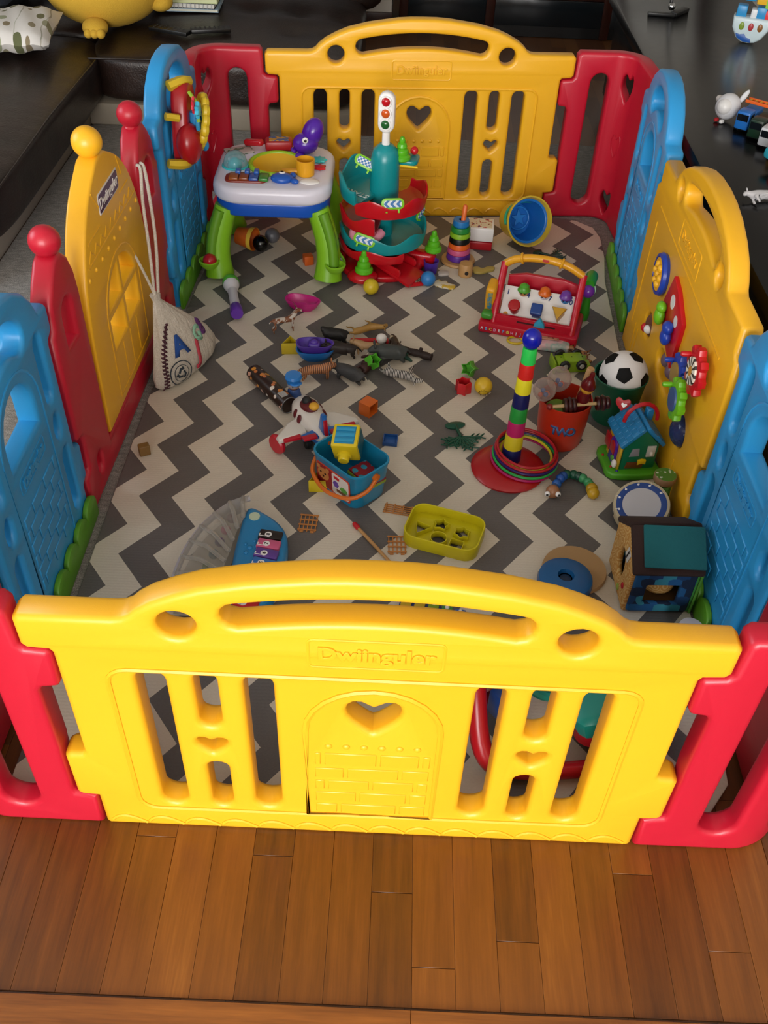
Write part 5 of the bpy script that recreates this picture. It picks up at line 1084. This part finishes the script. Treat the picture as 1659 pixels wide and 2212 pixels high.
# soccer ball: truncated icosahedron panels
t = thing('soccer_ball', 'soft black and white soccer ball sitting in the green bucket', 'ball', (.588, 1.195, MZ + .128), rot=(12, 18, 30))
bm = bmesh.new(); bmesh.ops.create_icosphere(bm, subdivisions=1, radius=1); ico = [v.co.normalized() for v in bm.verts]; bm.free()
R_ = .0605
bm = bmesh.new(); bmesh.ops.create_icosphere(bm, subdivisions=5, radius=R_)
for v in bm.verts:
    n = v.co.normalized(); 
add('white_cover', bm_mesh(bm), mat('#D8D6D4', .75, .1, 200, .02), t)
for c in ico:
    ref = min((o for o in ico if (o - c).length > .01), key=lambda o: (o - c).length); nb = [o for o in ico if .01 < (o - c).length < 1.2]
    z_ = c; x_ = (nb[0] - c * nb[0].dot(c)).normalized(); y_ = z_.cross(x_)
    pm = plate([[(.0225 * math.cos(2 * math.pi * i / 5), .0225 * math.sin(2 * math.pi * i / 5)) for i in range(5)]], .002, 0)
    b2 = bmesh.new(); b2.from_mesh(pm); bmesh.ops.subdivide_edges(b2, edges=b2.edges[:], cuts=3, use_grid_fill=True)
    for v in b2.verts: p = x_ * v.co.x + y_ * v.co.y + z_ * R_; v.co = p.normalized() * (R_ + .0007)
    add('black_pentagon', bm_mesh(b2), mat('#0A0A0B', .7, .1, 200), t)

# ------------------------------------------------------------------ little house toy
t = thing('toy_house', 'plastic toy house with blue shingled roof, red handle and green base', 'toy house', (.592, 1.0, MZ), 10)
t.scale = (.9, .9, .95)
HG = mat('#0E6A4A', .35); HB = mat('#1C76AC', .35); HY = mat('#C9A22A', .4)
add('house_base', plate([spline([(-.065, -.06), (.06, -.07), (.07, -.02), (.065, .06), (0, .068), (-.066, .06), (-.074, .0)], 4, True)], .02, .006, 2), mat('#4A9A1E', .4), t, (0, 0, .01))
fr = [(-.045, 0), (.05, 0), (.05, .075), (.002, .125), (-.045, .075)]
add('front_wall', plate([fr], .09, .003, 1, wall=True), HG, t, (.004, 0, .018)); add('side_wall', box(.008, .088, .085, .003, 1, True), HY, t, (-.046, 0, .018))
add('roof_plane', box(.078, .115, .012, .004, 2), HB, t, (-.028, 0, .125), (0, -44, 0)); add('roof_plane', box(.078, .115, .012, .004, 2), HB, t, (.034, 0, .125), (0, 44, 0))
sh = finish(box(.017, .018, .004, .0015, 1), HB)
for i in range(4):
    for j in range(6):
        for sg in (-1, 1):
            d = .012 + i * .0185; yy = -.046 + j * .0185 + (.005 if i % 2 else -.004); add('shingle', sh, None, t, (.003 + sg * (d * .72 + .0045), yy, .158 - d * .7), (0, sg * 44, 0))
add('chimney', box(.02, .02, .035, .003, 1, True), HB, t, (.035, .02, .13)); add('carry_handle', tube([(.003 + .045 * math.cos(a), -.005, .145 + .05 * math.sin(a)) for a in [math.pi * i / 12 for i in range(13)]], .0055, 8), mat('#B01420', .35), t); add('heart_sign', plate([heart(0, 0, .04, .034)], .006, .002, 1, wall=True), mat('#A81420', .35), t, (-.035, .04, .165), (-25, 0, -30)); add('heart_print', plate([heart(0, 0, .015, .012)], .001, 0, 1, wall=True), WHT, t, (-.034, .034, .166), (-25, 0, -30))
add('lamp_print', plate([[(-.02, 0), (.008, 0), (.004, .024), (-.015, .024)]], .003, .001, 1, wall=True), mat('#8A8A94', .4), t, (-.004, -.046, .062)); add('table_print', plate([[(-.03, 0), (.018, -.003), (.02, .016), (-.026, .018)]], .004, .001, 1, wall=True), mat('#6A3A1A', .4), t, (.0, -.047, .026)); add('book_print', plate([[(-.011, 0), (0, .003), (.011, 0), (.011, .014), (0, .017), (-.011, .014)]], .006, .001, 1, wall=True), YTO, t, (.014, -.048, .036)); add('switch_plate', box(.024, .004, .034, .001), mat('#BDBDB8', .4), t, (.034, -.046, .075)); add('switch', box(.007, .006, .01, .001), WHT, t, (.034, -.05, .07))
d = add('door', plate([arch(-.022, .022, 0, .075)], .006, .002, 1, wall=True), PUR, t, (-.053, -.008, .022), (0, 0, -90)); add('door_panel', plate([arch(-.014, .014, .03, .065)], .004, .001, 1, wall=True), mat('#A81420', .35), d, (0, -.004, 0)); add('door_button', lathe([(0, 0), (.008, 0), (.007, .004), (0, .005)], 14), mat('#4A9A2C', .35), d, (.012, -.003, .02), (90, 0, 0)); add('side_flower', ball(.007, .01, .012), WHT, t, (-.056, -.036, .035)); add('red_panel', box(.006, .035, .04, .002), mat('#A81420', .35), t, (-.053, .034, .06))
for x, y, c in ((-.06, -.03, '#B01420'), (-.05, -.05, '#2A2A8C'), (-.066, .02, '#B01420')): add('flower', ball(.004, .004, .003, 8, 6), mat(c, .4), t, (x, y, .021))

# ------------------------------------------------------------------ drum, shaker, fabric house, disc
t = thing('tambourine', 'blue rimmed tambourine with white skin leaning against the right wall', 'tambourine', (.583, .792, MZ + .044), rot=(20, -10, -8))
t.scale = (.93, .93, .93)
q = NT('music_rim', .4); vo = q.n('TexVoronoi'); vo.inputs['Scale'].default_value = 60; q.l(q.coords('Object'), vo.inputs['Vector']); q.col(q.mix(q.math('LESS_THAN', vo.outputs['Distance'], .14), lin('#123E86'), lin('#C9CCD4')))
add('rim', lathe([(.060, -.02), (.066, -.02), (.0675, -.015), (.0675, .017), (.066, .021), (.060, .021), (.058, .0), (.060, -.02)], 40), mat('#B5A88A', .5), t); add('rim_edge', torus(.0635, .003, 40, 6), mat('#B5A88A', .5), t, (0, 0, -.019)); add('drum_skin', lathe([(0, .019), (.046, .019), (.046, .016), (0, .016)], 36), mat('#B9B8BC', .6), t); add('skin_border', lathe([(.0455, .016), (.0455, .0195), (.0485, .0205), (.0605, .0205), (.0605, .016)], 40), mat('#123E86', .4), t)
def note_at(a): 
    r_ = .0545; add('note_print', join([plate([circ(0, 0, .0028, 10)], .0006), (box(.001, .009, .0006), TR(.0024, .0045, 0))]), WHT, t, (r_ * math.cos(a), r_ * math.sin(a), .0209), (0, 0, math.degrees(a) - 90))
for a in (.6, 1.2, 1.7, 2.3, 2.8, 3.4, 3.9): note_at(a)
add('jingle', torus(.007, .0015, 16, 6), mat('#6A6C70', .25, metal=.9), t, (-.066, -.01, 0), (0, 90, 0))
q = NT('dotted_top', .5); vo = q.n('TexVoronoi'); vo.inputs['Scale'].default_value = 95; q.l(q.coords('Object'), vo.inputs['Vector']); q.col(q.mix(q.math('LESS_THAN', vo.outputs['Distance'], .28), lin('#4E7A2A'), lin('#C9CFC0')))
t = thing('wooden_shaker', 'wooden shaker with green dotted top standing by the right wall', 'shaker', (.618, .742, MZ), 0)
t.location = (.637, .85, MZ); add('body', lathe([(0, 0), (.022, 0), (.021, .03), (.02, .075), (.0245, .08)], 24), patches('shaker_print', '#3E7A34', '#5E9A4A', 90, .5), t); add('rim', lathe([(.0245, .08), (.0255, .083), (.0255, .096), (.024, .098)], 24), mat('#8A6A4A', .5), t); add('dotted_top', lathe([(.024, .098), (0, .0985)], 24), q.m, t)
q = NT('scale_print', .85); sp = q.sep(q.coords('Object')); SC = 36.0
def scale_layer(par):
    v = q.math('ADD', q.math('MULTIPLY', sp[2], SC * 1.1), 40.0 + par); row = q.math('FLOOR', q.math('DIVIDE', v, 2.0)); fv = q.math('SUBTRACT', v, q.math('MULTIPLY', row, 2.0))
    u = q.math('ADD', q.math('MULTIPLY', q.math('ADD', sp[0], sp[1]), SC), 40.0 + par * .5); cu_ = q.math('FLOOR', u); fu = q.math('SUBTRACT', q.math('SUBTRACT', u, cu_), .5)
    h = q.math('SUBTRACT', 2.0, fv); d = q.math('SQRT', q.math('ADD', q.math('POWER', q.math('ABSOLUTE', q.math('MULTIPLY', fu, 2.0)), 2.0), q.math('POWER', h, 2.0)))
    wn = q.n('TexWhiteNoise', noise_dimensions='2D'); cb = q.n('CombineXYZ'); q.l(cu_, cb.inputs[0]); q.l(q.math('ADD', row, par * 57.0), cb.inputs[1]); q.l(cb.outputs[0], wn.inputs['Vector'])
    return q.math('MULTIPLY', q.math('LESS_THAN', d, 1.12), q.math('ADD', h, .01)), q.ramp(wn.outputs['Value'], [(0, '#06203F'), (.35, '#0C3A6A'), (.6, '#10548C'), (.82, '#2C7F96')], 'CONSTANT')
d0, c0 = scale_layer(0); d1, c1 = scale_layer(1)
q.col(q.mix(q.math('GREATER_THAN', d0, d1), c1, c0)); SCAL = q.m
q = NT('swirl_print', .85); co = q.coords('Object'); vo = q.n('TexVoronoi'); vo.inputs['Scale'].default_value = 42; q.l(co, vo.inputs['Vector']); q.col(q.mix(q.math('GREATER_THAN', q.math('SINE', q.math('MULTIPLY', vo.outputs['Distance'], 28.0)), .2), lin('#B5813A'), lin('#C9A566'))); SWIRL = q.m
t = thing('fabric_house', 'soft fabric house with scale print walls and teal roof flap', 'soft toy', (.572, .592, MZ), 2)
g = [(-.072, 0), (.072, 0), (.074, .118), (.0, .172), (-.074, .118)]     # gable seen along x (local y,z)
def gable(x, m):
    me = plate([spline(g, 1, True) if False else g, circ(.0, .07, .022, 20, .036)], .012, .005, 2, wall=True); me.transform(TR(rz=90)); add('gable_wall', me, m, t, (x, 0, .004))
gable(-.066, SWIRL); gable(.066, mat('#3A8A3A', .9))
add('front_wall', plate([rrect(-.064, .002, .064, .12, .008), rrect(-.034, .028, .034, .08, .004)], .012, .005, 2, wall=True), SCAL, t, (0, -.070, .003)); add('back_wall', plate([rrect(-.064, .002, .064, .12, .008)], .012, .005, 2, wall=True), SCAL, t, (0, .07, .003)); add('inner_floor', box(.12, .13, .006, .002), mat('#6A4A20', .9), t, (0, 0, .006)); add('inner_pillow', ball(.035, .03, .026), SWIRL, t, (.012, -.015, .035))
BRN = mat('#2E1A14', .9, .2, 200); ra = 36
add('roof_half', box(.146, .102, .014, .005, 2), BRN, t, (0, -.041, .150), (ra, 0, 0)); add('roof_half', box(.146, .102, .014, .005, 2), BRN, t, (0, .041, .150), (-ra, 0, 0)); add('roof_flap', box(.124, .088, .006, .003, 2), mat('#125A5E', .95, .3, 220), t, (.010, -.0445, .1635), (ra - 3, 0, -2))
add('gable_dot', ball(.003, .007, .008, 10, 6), mat('#A81420', .8), t, (-.0725, -.045, .05)); add('gable_dot', ball(.003, .007, .009, 10, 6), mat('#8A9A3A', .8), t, (-.0725, -.022, .022)); add('edge_piping', tube([(.07, -.075, .004), (.07, -.077, .12), (.07, -.002, .175), (.07, .075, .12)], .003, 6), mat('#4A8A2A', .8), t); add('side_tag', box(.002, .012, .014), mat('#B5B08A', .8), t, (.078, .03, .11))
lt = add('brand_tag', box(.0012, .022, .03, 0), mat('#C9C6BE', .7), t, (-.0732, -.030, .125), (20, 0, 0)); me = text('Lamaze', .009, .0002, bold=.0003); add('tag_lettering', me, BLK, lt, (-.0012, 0, 0), (90, 90, -90), angle=0)
t = thing('wooden_disc', 'beige wooden disc toy with a blue ring on top', 'wooden toy', (.418, .625, MZ), 0); add('disc', lathe([(0, 0), (.068, 0), (.07, .003), (.068, .012), (0, .012)], 40), mat('#A8865A', .5, .1), t); add('blue_ring', lathe([(.012, .012), (.043, .012), (.047, .02), (.045, .034), (.036, .04), (.014, .04), (.012, .03)], 36), mat('#14568C', .35), t, (-.028, -.048, 0), (0, 0, 0), (1.25, 1.25, 1)); add('ring_hub', lathe([(0, .01), (.012, .012), (.012, .03), (0, .032)], 16), mat('#0C2A46', .4), t, (-.028, -.048, 0))
tag(add('toy_block', box(.026, .02, .028, .002, 1, True), mat('#7A5A2A', .55, .15), None, (-.582, .957, MZ), (0, 0, 25)), 'small brown wooden block near the red gate', 'block')
# toys behind the near panel
t = thing('toy_cart', 'red and teal plastic toy cart behind the near yellow panel', 'toy cart', (.33, .20, MZ), 6)
t.scale = (1.1, .95, 1.1)
add('frame', tube(spline([(-.14, .02, .14), (-.13, -.06, .05), (-.08, -.08, .02), (.06, -.08, .02), (.12, -.04, .03), (.12, .06, .03), (.04, .1, .03), (-.08, .1, .05), (-.12, .09, .12)], 5, True), .016, 10), mat('#B01420', .3), t); add('seat', cushion_mesh(.22, .15, .05, .02, .01, n=8), mat('#0E7A6E', .32), t, (.10, .0, .15), (0, -16, 10)); add('tray', lathe([(0, 0), (.06, .0), (.085, .03), (.09, .035), (.08, .034), (.055, .008), (0, .006)], 30), mat('#12867A', .32), t, (.09, 0, .08)); add('steering_ring', torus(.05, .009, 26, 8), mat('#12867A', .32), t, (-.02, .02, .17), (50, 20, 0)); add('blue_block', box(.05, .05, .06, .008), mat('#123A7A', .35), t, (-.08, .03, .07), (0, 0, 30)); add('red_post', lathe([(.03, .02), (.026, .1), (0, .1)], 20), mat('#B01420', .3), t, (.06, -.01, .0))
for x, y in ((-.09, -.07), (.08, -.075), (-.09, .09), (.08, .09)): w = lathe([(0, -.01), (.022, -.01), (.025, 0), (.022, .01), (0, .01)], 20); w.transform(TR(rx=90)); add('wheel', w, mat('#8A0F16', .35), t, (x, y, .025))
t = thing('xylophone', 'toy xylophone with blue frame and green and yellow bars behind the near panel', 'xylophone', (.12, .46, MZ), -12)
add('frame', plate([[(-.085, -.045), (.085, -.028), (.085, .028), (-.085, .045)]], .018, .005, 1), mat('#1A3A8C', .35), t, (0, 0, .009))
for i, c in enumerate(('#C9A81E', '#C9A81E', '#7A9A1E', '#3A8A3A', '#1E5AA8', '#1A3A8C')):
    b = add('bar', box(.022, .10 - i * .009, .006, .002), mat(c, .3), t, (-.07 + i * .028, 0, .022)); 
    for s in (-1, 1): add('pin', ball(.0045), WHT, b, (0, s * (.04 - i * .004), .004))
tag(add('toy_cup', lathe([(0, 0), (.024, 0), (.028, .05), (.024, .062), (0, .066)], 22), mat('#C2BEC0', .4), None, (.618, .43, MZ)), 'white rounded toy at the right wall behind the near panel', 'toy piece')

# ------------------------------------------------------------------ drawstring bag on the gate
t = thing('cloth_bag', 'cream cotton drawstring bag with letters hanging from the gate', 'bag', (-.548, 1.325, MZ), -24)
q = NT('bag_cotton', .95); co = q.coords('Object'); q.col(q.ramp(q.noise(co, 300, 3), [(.3, '#B5AC9E'), (.7, '#CFC8BC')])); q.bump(q.noise(q.mapping(co, (30, 30, 4)), 3, 3), .5, .008); COT = q.m
N = 32; bm = bmesh.new(); rs = []
for k, (z, a, b, ox, oy) in enumerate(((0, .030, .115, 0, 0), (.012, .042, .128, 0, 0), (.04, .045, .128, -.002, 0), (.08, .040, .108, -.006, -.004), (.12, .032, .08, -.014, -.014), (.16, .022, .052, -.024, -.024), (.195, .013, .026, -.034, -.032), (.215, .008, .012, -.038, -.036), (.232, .012, .016, -.040, -.038))):
    rs.append([bm.verts.new((ox + a * math.cos(2 * math.pi * i / N) * (1 + (.10 * math.sin(i * 2.4) * min(1, k / 4))), oy + b * math.sin(2 * math.pi * i / N) * (1 + (.06 * math.cos(i * 1.9) * min(1, k / 4))), z)) for i in range(N)])
for a, b in zip(rs, rs[1:]):
    for i in range(N): j = (i + 1) % N; bm.faces.new((a[i], a[j], b[j], b[i]))
bm.faces.new(rs[0][::-1]); bm.faces.new(rs[-1]); add('bag_body', bm_mesh(bm), COT, t, angle=70)
for dy in (-.006, .008): add('strap', tube(spline([(-.038, -.036 + dy, .22), (-.062, .005 + dy * 2, .34), (-.09, .04 + dy * 2, .44), (-.112, .07 + dy, .50), (-.128, .078 + dy, .505)], 4), .004, 6), COT, t)
add('strap', tube(spline([(-.038, -.036, .22), (-.062, -.045, .30), (-.092, -.05, .37), (-.1, -.05, .375)], 4), .0035, 6), COT, t)
BAGR = ((0, .030, .115, 0, 0), (.012, .042, .128, 0, 0), (.04, .045, .128, -.002, 0), (.08, .040, .108, -.006, -.004), (.12, .032, .08, -.014, -.014), (.16, .022, .052, -.024, -.024), (.195, .013, .026, -.034, -.032))
def bag_wrap(me):
    """lay a flat print (x right, z up) onto the bulging side of the bag"""
    for v in me.vertices:
        y, z = v.co.x, max(.001, min(.19, v.co.z)); off = -v.co.y
        for (z0, a0, b0, x0, y0), (z1, a1, b1, x1, y1) in zip(BAGR, BAGR[1:]):
            if z0 <= z <= z1: break
        k = (z - z0) / (z1 - z0); a, b, ox, oy = [p + (q_ - p) * k for p, q_ in ((a0, a1), (b0, b1), (x0, x1), (y0, y1))]
        w = max(-.97, min(.97, (y - oy) / b)); v.co = Vector((ox + a * math.sqrt(1 - w * w) * 1.06 + .0022 + off, y, z))
    return me
def bag_print(s, size, c, y, z, ang, x=0, tilt=0):
    me = text(s, size, .0006, wall=True, bold=.0026); me.transform(TR(y, 0, z, ry=ang)); add('letter_print', bag_wrap(me), mat(c, .8), t, angle=0)
bag_print('A', .068, '#1E4E9A', -.046, .104, 4); bag_print('J', .078, '#B83A4A', .008, .062, 10); bag_print('G', .048, '#8ABCA0', .03, .10, 18); bag_print('B', .044, '#5A2A6A', .062, .10, 26)
rg = add('recycle_emblem', join([plate([circ(0, 0, .030, 28), circ(0, 0, .028, 28)], .0008, 0, 1, wall=True), plate([circ(0, 0, .02, 24), circ(0, 0, .0188, 24)], .0008, 0, 1, wall=True)] + [(plate([[(-.009, .004), (-.002, .013), (.004, .013), (.006, .016), (.009, .008), (.001, .008), (.003, .010), (.0, .009), (-.005, .002)]], .0008, 0, 1, wall=True), TR(ry=a)) for a in (0, 120, 240)]), None, t)
rg.data.transform(TR(-.07, 0, .038, s=(1.15, 1, 1.15))); bag_wrap(rg.data); finish(rg.data, mat('#26323C', .8), 0)
sb = join([(box(.0065, .0012, .0055), TR(-.118 + .0062 * (k % 2) + .0145 * 0 + .00055 * i * i * .42, 0, .006 + i * .0095 + .004 * (k % 2))) for i in range(17) for k in (0, 1)])
add('stitch_band', bag_wrap(sb), mat('#4A2430', .8), t, angle=0)

# ------------------------------------------------------------------ steering wheel toy strapped to the far left blue panel
t = thing('steering_toy', 'red and yellow steering wheel toy strapped to the blue panel', 'steering toy', (-.588, 1.775, .085), 88)   # local -y points into the playpen
SR = mat('#9C1018', .3); SY = mat('#C9AA22', .4)
add('console', plate([spline([(-.07, .37), (-.06, .32), (0, .31), (.06, .33), (.07, .42), (.05, .50), (0, .52), (-.04, .49)], 4, True)], .045, .012, 2, wall=True), SR, t, (0, -.005, 0))
add('red_dome', ball(.045, .035, .055), SR, t, (-.05, -.025, .375)); add('dome_face', ball(.012, .01, .032), mat('#C09A2A', .4), t, (-.025, -.052, .38))
wr = [(.058 * (1 + .07 * math.sin(i * 2 * math.pi * 14 / 84)) * math.cos(2 * math.pi * i / 84), -.0, .058 * (1 + .07 * math.sin(i * 2 * math.pi * 14 / 84)) * math.sin(2 * math.pi * i / 84)) for i in range(84)]
sw = add('steering_wheel', tube(wr, .011, 8, True), SY, t, (.0, -.052, .42), (12, 0, 22)); add('wheel_hub', ball(.022, .012, .026), mat('#1C7A8C', .35), sw, (0, -.004, 0)); add('spoke', box(.10, .01, .014, .004), SY, sw); add('column', tube([(.0, -.02, .42), (.0, -.05, .42)], .016, 12), SR, t); add('column_grip', lathe([(0, -.03), (.013, -.03), (.016, 0), (.013, .03), (0, .03)], 16), mat('#2A82BC', .3), t, (-.02, -.04, .42))
add('turn_stalk', tube([(.02, -.05, .36), (.015, -.05, .40)], .005), mat('#2A82BC', .3), t); add('stalk_knob', ball(.012, .012, .016), mat('#2A82BC', .3), t, (.02, -.05, .345))
add('beaded_flower', join([plate([star(0, 0, .022, .016, 7)], .012, .004, 1, wall=True)]), mat('#3AA8C4', .35), t, (-.06, -.06, .47)); add('beaded_flower', plate([star(0, 0, .022, .016, 7)], .008, .003, 1, wall=True), mat('#C22838', .35), t, (-.058, -.05, .482)); add('bead_rod', tube([(-.035, -.035, .505), (-.055, -.055, .49), (-.062, -.06, .44)], .005), mat('#8AAA22', .4), t); add('key', box(.02, .012, .035, .005), mat('#2A82AC', .35), t, (-.05, -.055, .43))
add('strap', tube(spline([(-.03, .02, .515), (.0, -.01, .52), (.03, -.02, .51)], 3), .014, 6), SY, t); add('strap', tube(spline([(-.115, .02, .345), (-.09, -.012, .335), (-.05, -.02, .325)], 3), .013, 6), SY, t); add('strap', tube(spline([(-.09, .02, .46), (-.07, -.01, .45)], 3), .010, 6), SY, t)
# ------------------------------------------------------------------ little white animal on the console
quad('toy_cow', 'small white and black toy cow at the right picture edge on the console', (.935, 1.515, .457), 200, .07, patches('cow', '#D2D2D6', '#101014', 45, .58), H=.6, bw=.17, neck=.2, neckup=.12, headl=.16, headr=.1, leg=.045, tail=.2, roll=70, group='toys on the console')
